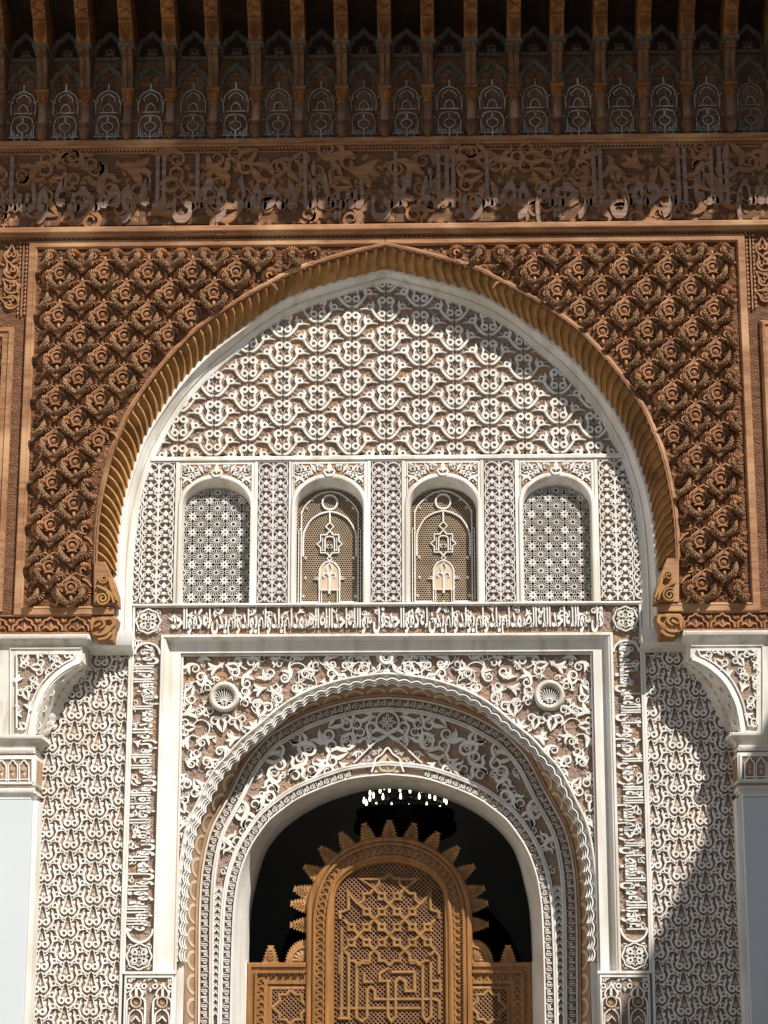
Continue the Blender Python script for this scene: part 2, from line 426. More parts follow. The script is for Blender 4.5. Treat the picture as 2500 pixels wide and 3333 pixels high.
# ------------------------------------------------------------------ motif meshes of the wooden spandrels
def cone_mesh():
    mb = MB(); mb.sm = False
    ax = smooth_pts([(2, 0, 5.5), (14, 4, 9.5), (28, 14, 10.5), (38, 32, 8.5), (42, 52, 2.5)], 5)
    N_ = normals([(a[0], a[1]) for a in ax]); rows = []
    nu = 16
    for i, (a, nn) in enumerate(zip(ax, N_)):
        row = []
        for j in range(nu+1):
            th = math.pi*(j/nu)*1.16-0.25
            pat = abs(math.sin((i*0.55+j*0.5)*math.pi/2))*abs(math.sin((i*0.55-j*0.5)*math.pi/2))
            r = a[2]*(0.80+0.34*pat)
            row.append(((a[0]+nn[0]*r*math.cos(th))*PX, (-20-r*1.7*math.sin(th)-i*0.7)*PX, (a[1]+nn[1]*r*math.cos(th))*PX))
        rows.append(row)
    mb.loft(rows); return mb.mesh("pine_cone")
def fanleaf_mesh():
    mb = MB(); n = 26; rows = [[], [], []]
    for i in range(n+1):
        a = math.radians(-75+250*i/n); up_ = (i % 2)
        for r_, rr, hh in zip(rows, (13, 22, 31), (5+7*up_, 7+11*up_, 3+8*up_)):
            r_.append(((38+rr*math.cos(a)*0.95)*PX, -hh*PX, (42+rr*math.sin(a))*PX))
    mb.loft(rows)
    mb.ribbon([((38+9*math.cos(t))*PX, (42+9*math.sin(t))*PX) for t in [math.radians(-75+28*k) for k in range(10)]], 6*PX, 15*PX)
    mb.ribbon([(38*PX, 14*PX), (22*PX, 6*PX), (8*PX, -14*PX)], [7*PX, 9*PX, 4*PX], 14*PX)
    return mb.mesh("fan_leaf")
def medal_mesh():
    mb = MB(); c = 58*PX
    mb.ring(0, c, 18*PX, 6*PX, 14*PX, n=22); mb.blob(0, c, 14*PX, 11*PX, n=16)
    for a in range(3):
        t = a*math.pi/3+0.3
        mb.ribbon([(-7*PX*math.cos(t), c-7*PX*math.sin(t)), (7*PX*math.cos(t), c+7*PX*math.sin(t))], 3*PX, 14*PX, sm=False)
    for s in (-1, 1):
        mb.ribbon([(0, 98*PX), (s*13*PX, 88*PX), (s*28*PX, 76*PX), (s*31*PX, 60*PX)], [9*PX, 8*PX, 7*PX, 4*PX], 11*PX)
        mb.ribbon([(0, 90*PX), (s*14*PX, 80*PX), (s*24*PX, 66*PX)], 3.5*PX, 11*PX)
        mb.ribbon([(s*17*PX, 36*PX), (0, 41*PX)], [3*PX, 7*PX], 13*PX)
        mb.ribbon([(s*44*PX, 96*PX), (s*30*PX, 100*PX), (s*16*PX, 106*PX), (s*3*PX, 98*PX)], [4*PX, 6*PX, 6*PX, 3*PX], 13*PX)
    mb.blob(0, 20*PX, 7*PX, 14*PX, rz=12*PX); mb.blob(0, 110*PX, 7*PX, 13*PX, rz=11*PX)
    return mb.mesh("medallion")
M_CONE, M_FAN, M_MED = cone_mesh(), fanleaf_mesh(), medal_mesh()

PITX = hw(145.5, 1200, YW); ROWS = [865+68.6*k for k in range(-1, 17)]
JL = [804, 823, 884, 935, 990, 1060, 1105, 1178, 1241, 1307, 1381, 1440, 1522, 1574, 1636, 1700, 1788, 1848, 1925, 1968]
JR = [804, 860, 908, 962, 1026, 1084, 1150, 1212, 1258, 1344, 1397, 1459, 1520, 1590, 1660, 1700, 1770, 1840, 1905, 1968]
for side, nm, joints in ((-1, "left of", JL), (1, "right of", JR)):
    T = thing("carved_spandrel", "sunlit carved brown wood panel of pine cones and fans, %s the great arch" % nm, "wood panel")
    zj = [zz(j, YW) for j in joints]
    for z1, z0 in zip(zj, zj[1:]):
        E = []
        for k in range(6):
            z = z0+0.005+(z1-z0-0.010)*k/5
            E.append((max(xat(FL, z)+0.02 if z < max(p[1] for p in FL) else 0.0, 0.004) if z > FL[0][1] else FL[-1][0]+0.02, z))
        P = [(XF+0.02, z0+0.005), (XF+0.02, z1-0.005)]+E[::-1]
        P = [(side*x, z) for x, z in P]
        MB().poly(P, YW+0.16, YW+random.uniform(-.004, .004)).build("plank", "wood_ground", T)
    def ok(x, z, m_=0.0):
        ax = abs(x)
        if z > ZT-0.02-m_ or z < ZB+0.01+m_ or ax > XF-0.01-m_: return False
        for dx, dz in ((0, 0), (-m_, 0), (0, -m_), (-m_*.7, -m_*.7)):
            if z+dz > BO[0][1] and ax+dx < xat(BO, z+dz)+0.012: return False
        return ax > (BO[-1][0]+0.05 if z < BO[0][1] else 0)
    for ri, ry in enumerate(ROWS):
        z = zz(ry, YW); base = 2.87 if (ri % 2) else 3.37
        for k in range(-4, 8):
            ax = (base+k)*PITX
            if ax < 0 or ax > XF+0.3: continue
            x = side*ax
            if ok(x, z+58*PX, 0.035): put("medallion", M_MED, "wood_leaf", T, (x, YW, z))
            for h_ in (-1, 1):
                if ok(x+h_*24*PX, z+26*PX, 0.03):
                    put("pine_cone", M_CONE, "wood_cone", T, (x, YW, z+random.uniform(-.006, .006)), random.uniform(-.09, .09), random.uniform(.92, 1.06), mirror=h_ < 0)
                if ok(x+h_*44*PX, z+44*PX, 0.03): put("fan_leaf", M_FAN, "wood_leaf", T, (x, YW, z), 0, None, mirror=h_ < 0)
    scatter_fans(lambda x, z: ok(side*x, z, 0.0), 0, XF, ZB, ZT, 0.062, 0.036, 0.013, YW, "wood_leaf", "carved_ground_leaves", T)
    if side < 0:
        for o in COL.objects:
            if o.parent == T and o.name.startswith("carved_ground_leaves"): o.scale = (-1, 1, 1)
    # frame board with bevel
    xb = hw(884, 1980, YW)
    path = [(xb, ZB), (XF, ZB), (XF, ZT), (0.004, ZT)]
    path = [(side*x, z) for x, z in path]
    prof = [(0, YW+0.02), (0.0, YW-0.012), (0.016, YW-0.034), (0.022, YW-0.036), (0.026, YW-0.030), (0.078, YW-0.030), (0.084, YW-0.024), (0.084, YW+0.05)]
    if side > 0: prof = [(-a, b) for a, b in prof]
    MB().sweep(path, prof).build("frame_board", "wood", T)

# ------------------------------------------------------------------ the fluted wooden arch
A = thing("fluted_wooden_arch", "golden brown fluted wooden pointed arch framing the white tympanum", "arch")
for half in (0, 1):
    seg = lambda P: P[:83] if half == 0 else P[82:]
    rows = [C3(seg(offset(FL, d)), y) for d, y in ((0.072, YW+0.06), (0.072, YW-0.010), (0.066, YW-0.020), (0.056, YW-0.022), (0.052, YW-0.036), (0.040, YW-0.040),
                                                   (0.034, YW-0.030), (0.030, YW-0.05), (0.022, YW-0.05), (0.014, YW+0.0), (0.01, YW+0.05))]
    mb = MB(); mb.loft(rows); mb.build("arch_band", "wood", A)
NF = 48
def cv(P, t):
    t = max(0.0, min(1.0, t))*(len(P)-1); i = min(int(t), len(P)-2); f = t-i
    return (P[i][0]*(1-f)+P[i+1][0]*f, P[i][1]*(1-f)+P[i+1][1]*f)
LOW = FL[:83]; LIN = IN[:83]
MB().poly([(-.5, FL[82][1]-.12), (0, FL[82][1]+.02), (.5, FL[82][1]-.12), (.5, IN[82][1]-.02), (0, IN[82][1]+.06), (-.5, IN[82][1]-.02)], YS+.06, YS+.03).build("crown_block", "wood_flute", A)
for side in (-1, 1):
    for k in range(NF):
        mb = MB(); mb.sm = True; rows = []
        for i in range(9):
            v = i/8; row = []
            for j in range(8):
                u = j/7
                s = (k+u)/NF
                a = cv(LOW, s); b = cv(LIN, s-(0.030*v*v+0.012*v)*min(1.0, (1-s)*5))
                hol = math.sin(math.pi*u)**.7
                out = 0.026*hol*(1-v)
                yy = YW-0.052+(YS-YW+0.052)*(v**1.25)+0.066*hol*(1-v)**.6
                x = a[0]+(b[0]-a[0])*v; z = a[1]+(b[1]-a[1])*v
                nx, nz = a[0]-b[0], a[1]-b[1]; l = math.hypot(nx, nz)
                x += nx/l*out; z += nz/l*out
                row.append((x if side < 0 else -x, yy, z))
            rows.append(row)
        mb.loft(rows); mb.build("arch_flute", "wood_flute", A)
# spring consoles: volute and acanthus block
def spiral(cx, cz, r0, r1, a0, turns, n=22, sgn=1):
    return [(cx+(r0+(r1-r0)*i/n)*math.cos(a0+sgn*turns*2*math.pi*i/n), cz+(r0+(r1-r0)*i/n)*math.sin(a0+sgn*turns*2*math.pi*i/n)) for i in range(n+1)]
for side, nm in ((-1, "left"), (1, "right")):
    T = thing("volute_console", "carved wooden scroll console with leaf block at the %s spring of the fluted arch" % nm, "console")
    mb = MB(); f = lambda pts, Y: [(side*hw(1257-px, py, Y), zz(py, Y)) for px, py in pts]
    mb.poly(f([(306, 1826), (345, 1826), (372, 1890), (384, 1930), (386, 1968), (306, 1968)], YW), YS, YW-0.045, 0.008)
    mb.build("console_block", "wood", T)
    mb = MB(); c1 = f([(341, 1884)], YW)[0]; c2 = f([(338, 1948)], YW)[0]
    mb.ribbon(spiral(c1[0], c1[1], 0.008, 0.045, 0, 1.6, sgn=side), 0.017, 0.035, YW-0.045, sm=False)
    mb.ribbon(spiral(c2[0], c2[1], 0.008, 0.066, 1, 2.0, 30, sgn=-side), 0.020, 0.045, YW-0.045, sm=False)
    mb.ribbon(f([(318, 1905), (340, 1915), (364, 1932), (374, 1962)], YW), [0.02, 0.03, 0.03, 0.02], 0.03, YW-0.045)
    mb.ribbon(f([(357, 1880), (368, 1915), (384, 1955)], YW), [0.02, 0.03, 0.02], 0.03, YW-0.045)
    mb.build("volute", "wood_flute", T)
    mb = MB(); P = f([(300, 2000), (372, 1998), (384, 2010), (372, 2062), (370, 2086), (318, 2084), (292, 2056), (288, 2020)], YW)
    mb.poly(P, YS+0.02, YW-0.02, 0.02); mb.build("leaf_block", "wood", T)
    mb = MB()
    for pts in ([(300, 2050), (306, 2020), (330, 2012), (342, 2030), (326, 2044)], [(345, 2015), (365, 2012), (372, 2030), (352, 2046), (340, 2064)],
                [(305, 2062), (330, 2062), (352, 2052), (368, 2038)], [(320, 2078), (345, 2074), (364, 2058)], [(308, 2038), (320, 2032), (330, 2026)]):
        mb.ribbon(f(pts, YW), [0.014, 0.03, 0.034, 0.026, 0.012][:len(pts)], 0.03, YW-0.018)
    mb.build("acanthus_leaf", "wood_flute", T)

# ------------------------------------------------------------------ low carved frieze of little arches under the wooden panels
def lobe_mesh():
    mb = MB(); u = 0.00275
    for s in (-1, 1):
        mb.ribbon([(s*40*u, -24*u), (s*36*u, -6*u), (s*26*u, 0), (s*22*u, 12*u), (s*10*u, 16*u), (0, 24*u)], [6*u]*6, 8*u)
        mb.ribbon([(0, -22*u), (s*10*u, -12*u), (s*20*u, -10*u), (s*24*u, -18*u)], [4*u, 7*u, 7*u, 3*u], 7*u)
        mb.leaf(s*44*u, 4*u, math.pi/2-s*0.5, 20*u, 12*u, 8*u); mb.leaf(s*44*u, 4*u, math.pi/2+s*0.7, 18*u, 10*u, 8*u)
    mb.leaf(0, -22*u, math.pi/2, 30*u, 14*u, 9*u)
    return mb.mesh("lobed_arch")
M_LOBE = lobe_mesh()
for side, nm in ((-1, "left"), (1, "right")):
    T = thing("carved_wood_frieze", "low wooden band of small lobed arches above the %s stucco bracket" % nm, "wood band")
    x0 = hw(960, 2030, YW); x1 = XEND; z0 = ZWB; z1 = zz(1996, YW)
    MB().poly([(side*a, c) for a, c in rect(x0, x1, z0, z1)], YW+0.2, YW+0.004).build("plank", "wood_ground", T)
    zc = (z0+z1)/2
    for k in range(4): put("lobed_arch", M_LOBE, "wood_leaf", T, (side*(x0+0.13+k*0.243), YW+0.004, zc))
    for zc_, hh in ((z1-0.004, 0.010), (z0+0.006, 0.012)):
        MB().poly([(side*a, c) for a, c in rect(x0, x1, zc_-hh, zc_)], YW+0.01, YW-0.022, 0.003).build("fillet", "wood", T)

# ------------------------------------------------------------------ framed panels at the picture's edges
def floral_mesh():
    mb = MB(); u = 0.0031
    for s in (-1, 1):
        mb.ribbon([(0, -30*u), (s*16*u, -18*u), (s*20*u, 0), (s*8*u, 14*u), (0, 34*u)], [4*u, 7*u, 8*u, 6*u, 3*u], 8*u)
        mb.ribbon([(0, -4*u), (s*10*u, -10*u), (s*12*u, 2*u), (s*4*u, 8*u)], [4*u, 6*u, 6*u, 3*u], 9*u)
        mb.leaf(s*6*u, -26*u, math.pi/2-s*1.2, 26*u, 12*u, 8*u); mb.leaf(s*10*u, 20*u, math.pi/2-s*0.9, 22*u, 10*u, 8*u)
    mb.blob(0, 0, 5*u, 10*u)
    return mb.mesh("flower_scroll")
M_FLOR = floral_mesh()
for side, nm in ((-1, "left"), (1, "right")):
    T = thing("framed_wood_panel", "tall framed carved wood panel cut off by the %s edge of the photo" % nm, "wood panel")
    xa = XF+0.086; xo = XEND
    zt = zz(778, YW); zm = zz(1022, YW)
    MB().poly([(side*a, c) for a, c in rect(xa, xo, zz(1996, YW), zt)], YW+0.2, YW+0.006).build("back_board", "wood_ground", T)
    # framed lower panel
    path = [(side*a, c) for a, c in ((xa+0.105, zz(1985, YW)), (xa+0.105, zm-0.105), (xo, zm-0.105))]
    prof = [(0, YW+0.01), (0, YW-0.02), (0.02, YW-0.045), (0.045, YW-0.05), (0.05, YW-0.035), (0.085, YW-0.035), (0.09, YW-0.05), (0.102, YW-0.05), (0.104, YW+0.01)]
    if side > 0: prof = [(-a, b) for a, b in prof]
    MB().sweep(path, [(a*(1 if side < 0 else 1), b) for a, b in prof]).build("frame_board", "wood", T)
    for k in range(14):
        put("flower_scroll", M_FLOR, "wood_leaf", T, (side*(xa+0.185), YW+0.006, zm-0.25-k*0.208), 0 if k % 2 else math.pi)
    for k in range(14):
        put("flower_scroll", M_FLOR, "wood_leaf", T, (side*(xa+0.30), YW+0.006, zm-0.15-k*0.208), math.pi if k % 2 else 0)
    for k in range(4):
        put("flower_scroll", M_FLOR, "wood_leaf", T, (side*(xa+0.165), YW+0.006, zt-0.12-k*0.16), 0.4*k)
    mb = MB()
    for col_ in (0.014, 0.078):
        z = zm+0.02
        while z < zt-0.02:
            mb.poly([(side*(xa+col_), z), (side*(xa+col_+0.018), z+0.02), (side*(xa+col_), z+0.04), (side*(xa+col_-0.010), z+0.02)], YW+0.01, YW-0.012); z += 0.042
    mb.build("zigzag_strip", "wood", T, stuff=True)
    MB().box(*sorted((side*(xa+0.042), side*(xa+0.056))), YW-0.016, YW+0.01, zm+0.005, zt).build("fillet", "wood", T)

# ------------------------------------------------------------------ inscription frieze with its mouldings
YF = -0.32
T = thing("inscription_frieze", "long brown carved wooden frieze of large Arabic letters in the eaves shade", "frieze")
fz = [zz(y, YF) for y in (492, 551, 612, 667, 724)]
cuts = [[-XEND, -2.36, 0.92, 2.75, XEND], [-XEND, -2.36, 0.6, 2.75, XEND], [-XEND, -2.36, -1.1, 1.5, 2.75, XEND], [-XEND, -2.36, 0.1, 2.75, XEND]]
for (z1, z0), cs in zip(zip(fz, fz[1:]), cuts):
    for x0, x1 in zip(cs, cs[1:]):
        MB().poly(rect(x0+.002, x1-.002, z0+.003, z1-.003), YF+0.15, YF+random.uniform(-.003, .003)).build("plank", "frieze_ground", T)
def curl(cx, cz, a_end, sgn, r0=.06, r1=.18, turns=1.05, n=13):
    """spiral from the eye outwards, leaving at angle a_end."""
    return [(cx+(r0+(r1-r0)*(i/n)**.8)*math.cos(a_end-sgn*turns*2*math.pi*(1-i/n)), cz+(r0+(r1-r0)*(i/n)**.8)*math.sin(a_end-sgn*turns*2*math.pi*(1-i/n))) for i in range(n+1)]
def scroll_mesh(kind, nm, h=0.011, fat=1.0):
    """S scrolls and leaf scrolls of unit size (about 1 across), used at many scales."""
    mb = MB(); n = 13
    up = [(.035+.065*i/n)*min(fat, 1.0) for i in range(n+1)]
    if kind == 0:      # S with two eyes
        a = curl(-.25, .10, math.pi/2, -1); b_ = curl(.25, -.10, -math.pi/2, 1)[::-1]
        mid = [(-.10, .22), (-.02, .06), (.02, -.06), (.10, -.22)]
        mb.ribbon(a+mid+b_, up+[.15*fat, .18*fat, .18*fat, .15*fat]+up[::-1], h, sm=False)
        mb.ribbon([(-.02, .10), (.12, .16), (.26, .12), (.36, .22)], [.10*fat, .12*fat, .09*fat, .01], h); mb.ribbon([(.02, -.10), (-.12, -.16), (-.26, -.12), (-.36, -.22)], [.10*fat, .12*fat, .09*fat, .01], h)
    elif kind == 1:    # comma leaf
        a = curl(-.14, .06, math.pi/2, -1)
        mb.ribbon(a+[(.04, .20), (.18, .10), (.28, -.06), (.44, -.20)], up+[.15*fat, .20*fat, .16*fat, .01], h, sm=False)
        mb.ribbon([(.16, .10), (.10, -.10), (-.04, -.26)], [.14*fat, .14*fat, .01], h)
    elif kind == 2:    # two curls back to back with a bud
        a = curl(-.24, .12, math.pi/2, -1)
        b_ = [(-x, z) for x, z in a[::-1]]
        mb.ribbon(a+[(-.10, .25), (0, .20), (.10, .25)]+b_, up+[.13*fat, .10*fat, .13*fat]+up[::-1], h, sm=False)
        mb.ribbon([(-.06, .16), (-.16, -.02), (-.10, -.2), (0, -.42)], [.06*fat, .14*fat, .14*fat, .01], h); mb.ribbon([(.06, .16), (.16, -.02), (.10, -.2), (0, -.40)], [.06*fat, .14*fat, .14*fat, .01], h)
    elif kind == 3:    # paired leaf
        mb.ribbon([(-.34, .22), (-.2, .14), (-.04, -.05), (-.02, -.34)], [.01, .16*fat, .17*fat, .02], h); mb.ribbon([(.34, .22), (.2, .14), (.04, -.05), (.02, -.34)], [.01, .16*fat, .17*fat, .02], h)
        mb.ribbon([(0, .36), (.02, .2), (0, .02)], [.01, .15*fat, .06*fat], h)
    return mb.mesh(nm)
SW = [scroll_mesh(k, "scroll_leaf", 0.026, 1.15) for k in range(4)]
for me in SW: me.materials.append(MATS["wood_frieze"])
rs = random.Random(3)
x = -3.9
zl, zh = fz[-1], fz[0]
ri = 0
pts = []
for _ in range(9000):
    px_, pz_ = rs.uniform(-3.9, 3.9), rs.uniform(zl+0.08, zh-0.05)
    s_ = rs.uniform(.34, .50)
    if all((px_-a)**2+(pz_-b_)**2 > (0.30*(s_+c_))**2 for a, b_, c_ in pts): pts.append((px_, pz_, s_))
for px_, pz_, s_ in pts:
    put("scroll_leaf", SW[rs.choice((0, 0, 1, 2, 2, 3))], None, T, (px_, YF, pz_), rs.uniform(0, 6.28), s_, mirror=rs.random() < .5, dy=rs.uniform(.7, 1.2))
scatter_fans(lambda x, z: True, -3.8, 3.8, zl+0.03, zh-0.03, 0.10, 0.06, 0.008, YF, "wood_frieze", "carved_ground_leaves", T, 4)
TXT = "بسم الله الرحمن الرحيم وصلى الله على سيدنا محمد وعلى اله وصحبه وسلم".split()
write(TXT, 7.6, zh-zl-0.03, 0.034, lambda u, v: (3.8-u, zl+0.012+v, YF), "inscription_word", "letter_grey", T, gap=0.22, fm=0.46)
# mouldings
for y0, y1, yy, nm in ((464, 444, YF-0.075, "upper_moulding"), (755, 727, YF-0.05, "lower_moulding")):
    za, zb = zz(y0, yy), zz(y1, yy); hh = zb-za
    for x0, x1 in ((-XEND, -2.0), (-2.0, 0.95) if nm[0] == 'u' else (-2.0, 0.0), (0.95, XEND) if nm[0] == 'u' else (0.0, XEND)):
        mb = MB(); prof = [(YF+0.05, za), (yy+0.04, za), (yy+0.03, za+hh*.25), (yy+0.004, za+hh*.35), (yy, za+hh*.45), (yy, za+hh*.92), (yy+0.006, za+hh), (YF+0.05, zb+0.004)]
        mb.loft([[(x0+.001, y, z), (x1-.001, y, z)] for y, z in prof]); mb.build(nm, "wood", T)
def zigzag(T, y0, y1, Y, X0, X1, n_pitch, material="wood"):
    mb = MB(); za, zb = zz(y0, Y), zz(y1, Y); zc = (za+zb)/2; hh = (zb-za)/2
    k = int((X1-X0)/n_pitch)
    for i in range(k):
        x = X0+(i+.5)*n_pitch
        mb.poly([(x-n_pitch*.46, zc), (x, zc-hh*.8), (x+n_pitch*.46, zc), (x, zc+hh*.8)], Y+0.02, Y-0.012)
    mb.build("zigzag_strip", material, T, stuff=True)
MB().poly(rect(-XEND, XEND, zz(491, YF), zz(466, YF)), YF+0.15, YF+0.012).build("zigzag_board", "wood_ground", T)
zigzag(T, 488, 470, YF+0.012, -4, 4, 0.036)
MB().poly(rect(-XEND, XEND, zz(779, YW), zz(752, YW)), YW+0.15, YW+0.008).build("zigzag_board", "wood_ground", T)
zigzag(T, 775, 757, YW+0.008, -4, 4, 0.046)
MB().poly(rect(-XEND, XEND, zz(492, YF)-0.001, zz(488, YF)), YF+0.15, YF-0.01).build("fillet", "wood_frieze", T)

# ------------------------------------------------------------------ the eave
YE = -0.40
PIT = hw(140.6, 350, -0.5)
ze = lambda py, Y: zz(py, Y)
EV = thing("wooden_eave", "dark projecting wooden eave with rows of carved corbels and painted niches", "eave")
# back boards: lower painted panels and upper arched panels
ZE0 = ze(446, YE); ZE1 = ze(182, YE); ZE2 = ze(84, YE)
def niche_paint():
    """pale interlaced lines of one niche; unit = photograph pixel of the crop, origin at the niche foot."""
    mb = MB(); u = 0.00275; q = 2.76
    def L_(pts, w_=4.2, h=0.010, **k): mb.ribbon([((a-210)/q*u*1.16, (1235-b_)/q*u) for a, b_ in pts], w_*u*0.86, h, **k)
    for s in (1, -1):
        f = lambda pts: [(210+s*(a-210), b_) for a, b_ in pts]
        L_(f([(212, 640), (215, 715)])); L_(f([(212, 715), (240, 722), (255, 735), (275, 745), (290, 770), (305, 795), (300, 830), (315, 850), (312, 960)]), 4.5)
        L_(f([(214, 745), (245, 770), (268, 800), (262, 830)]), 4.5); L_(f([(130, 945), (215, 945)]), 4.2, sm=False)
        L_(f([(212, 850), (240, 880), (250, 920), (245, 940)]), 4)
        L_(f([(214, 975), (250, 985), (280, 1000), (297, 1040), (296, 1050)]), 4.2)
        L_(f([(310, 960), (322, 820), (340, 825)]), 3.2); L_(f([(214, 990), (214, 1040)]), 4); L_(f([(214, 1048), (250, 1070), (256, 1100), (240, 1130), (214, 1145)]), 4.4)
        L_(f([(214, 1150), (214, 1235)]), 4, sm=False); L_(f([(305, 1060), (305, 1200)]), 4.5, sm=False); L_(f([(322, 1045), (345, 1030)]), 3)
        L_(f([(290, 1120), (290, 1200)]), 3.5, sm=False); L_(f([(150, 1200), (330, 1200)]), 3.6, sm=False); L_(f([(275, 1150), (275, 1235), (262, 1235)]), 3.6, sm=False)
        L_(f([(235, 1190), (250, 1165), (262, 1190)]), 3.6)
    return mb.mesh("painted_line")
def niche_arch(w_, rise, foot, th, nm):
    mb = MB(); o_ = [(-w_/2, foot), (-w_/2*.96, foot+rise*.35), (-w_*.40, foot+rise*.45), (-w_*.33, foot+rise*.66), (-w_*.2, foot+rise*.72), (0, foot+rise)]
    L_ = smooth_pts(o_, 4); full = L_+[(-x, z) for x, z in L_[::-1][1:]]
    mb.ribbon(full, th, 0.028, sm=False, top=.8)
    return mb.mesh(nm)
HB = ZE1-ZE0
M_PAINT = niche_paint(); M_NARCH = niche_arch(PIT*.70, HB*.30, HB*.62, 0.055, "niche_arch")
M_UARCH = niche_arch(PIT*.72, (ZE2-ZE1)*.80, 0.02, 0.05, "niche_arch")
def small_knot():
    mb = MB(); u = 0.00275
    for s in (-1, 1):
        mb.ribbon([(0, 30*u), (s*6*u, 22*u), (s*7*u, 2*u)], 3.0*u, 0.008); mb.ribbon([(s*12*u, 2*u), (s*13*u, 24*u), (s*17*u, 28*u)], 3.2*u, 0.008)
    mb.ribbon([(-20*u, 7*u), (20*u, 7*u)], 3.2*u, 0.008, sm=False); mb.blob(0, 12*u, 4*u, 0.008)
    return mb.mesh("painted_line")
M_KNOT = small_knot()
def ground_mesh():
    mb = MB(); r_ = random.Random(5); w_ = PIT*.62
    for i in range(12):
        for j in range(5):
            mb.fan(-w_/2+w_*(j+.5)/5+r_.uniform(-.01, .01), 0.03+i*HB*.075, r_.uniform(0, 6.3), 0.034, 0.010, 0, 4)
    return mb.mesh("carved_ground")
M_GR = ground_mesh()
def lathe_mesh(nm, prof, n=12): 
    mb = MB(); mb.sm = True; mb.lathe(prof, 0, 0, n); return mb.mesh(nm)
zp0, zc0, zc1, zk0, zk1 = [ze(y, -0.52) for y in (441, 393, 331, 331, 281)]
M_PEND = lathe_mesh("pendant_base", [(0.012, zp0), (0.034, zp0+.016), (0.050, zp0+.05), (0.054, zp0+.085), (0.050, zp0+.095), (0.060, zp0+.10), (0.060, zp0+.115), (0.048, zp0+.12), (0.050, zc0+.01)])
M_COLN = lathe_mesh("colonnette", [(0.041, zc0), (0.041, zc1), (0.03, zc1)])
def capital_mesh():
    mb = MB(); d = zk1-zk0
    mb.lathe([(0.043, zk0-.004), (0.054, zk0+.006), (0.043, zk0+.014), (0.046, zk0+d*.35), (0.060, zk0+d*.6), (0.058, zk0+d*.78)], 0, 0, 12)
    mb.box(-.064, .064, -.066, .06, zk0+d*.78, zk1)
    for s in (-1, 1):
        mb.ribbon(spiral(s*.034, zk0+d*.58, .004, .022, 0, 1.3, 12, s), .011, .014, -.054, sm=False)
        mb.leaf(s*.02, zk0+.01, math.pi/2-s*.2, d*.4, .03, .012, -.05)
    return mb.mesh("capital")
M_CAP = capital_mesh()
def extr(prof, w_, nm, ox=0.0):
    """side profile (y,z) extruded across x."""
    mb = MB(); o = 0; n = len(prof)
    mb.v = [(ox-w_/2, y, z) for y, z in prof]+[(ox+w_/2, y, z) for y, z in prof]
    mb.f = [tuple(range(n)), tuple(range(2*n-1, n-1, -1))]+[(i, (i+1) % n, n+(i+1) % n, n+i) for i in range(n)]
    return mb.mesh(nm)
zb0 = ze(281, -0.52); zb1 = ze(148, -0.66)
def bracket_mesh():
    pr = smooth_pts([(-.585, zb0+.002), (-.59, zb0+.10), (-.60, zb0+.17), (-.635, zb0+.25), (-.70, zb1-.03)], 4)+[(-.72, zb1), (YE, zb1), (YE, zb0+.002)]
    me1 = MB(); n = len(pr)
    for ox in (-.026, .026):
        o = len(me1.v)
        me1.v += [(ox-.023, y, z) for y, z in pr]+[(ox+.023, y, z) for y, z in pr]
        me1.f += [tuple(range(o, o+n)), tuple(range(o+2*n-1, o+n-1, -1))]+[(o+i, o+(i+1) % n, o+n+(i+1) % n, o+n+i) for i in range(n)]
    me1.box(-.055, .055, -.70, YE, zb1-.07, zb1-.045); me1.box(-.056, .056, -.605, YE, zb0+.088, zb0+.098)
    return me1.mesh("bracket")
M_BRK = bracket_mesh()
def ledge_mesh():
    mb = MB(); mb.box(-.078, .078, -.76, YE, zb1+.001, zb1+.026)
    return mb.mesh("ledge_board")
M_LED = ledge_mesh()
# corbel beam: swells outwards and upwards
TY = 2.15
ZTIP = zz(772, YF)+SUN.z/-SUN.y*(TY-0.42)
BP = [(-.74, zb1+.027), (-.775, zb1+.075), (-.80, zb1+.14), (-.84, zb1+.20), (-.85, zb1+.235), (-.89, zb1+.25), (-.98, zb1+.34), (-1.10, zb1+.50),
      (-1.30, zb1+.76), (-1.55, zb1+.76+(ZTIP-.12-zb1-.76)*.45), (-1.85, ZTIP-.10), (-2.02, ZTIP-.03), (-TY+.04, ZTIP)]
ZR = lambda y: zz(80, YE)+(abs(y)-.40)/(TY-.40)*(ZTIP+.40-zz(80, YE))
def beam_mesh():
    low = smooth_pts(BP, 3)
    pr = low+[(-TY-.01, ZTIP+.06), (-TY+.01, ZR(-TY+.01))]+[(YE, ZR(YE)), (YE, zb1+.027)]
    return extr(pr, .128, "corbel_beam")
M_BEAM = beam_mesh()
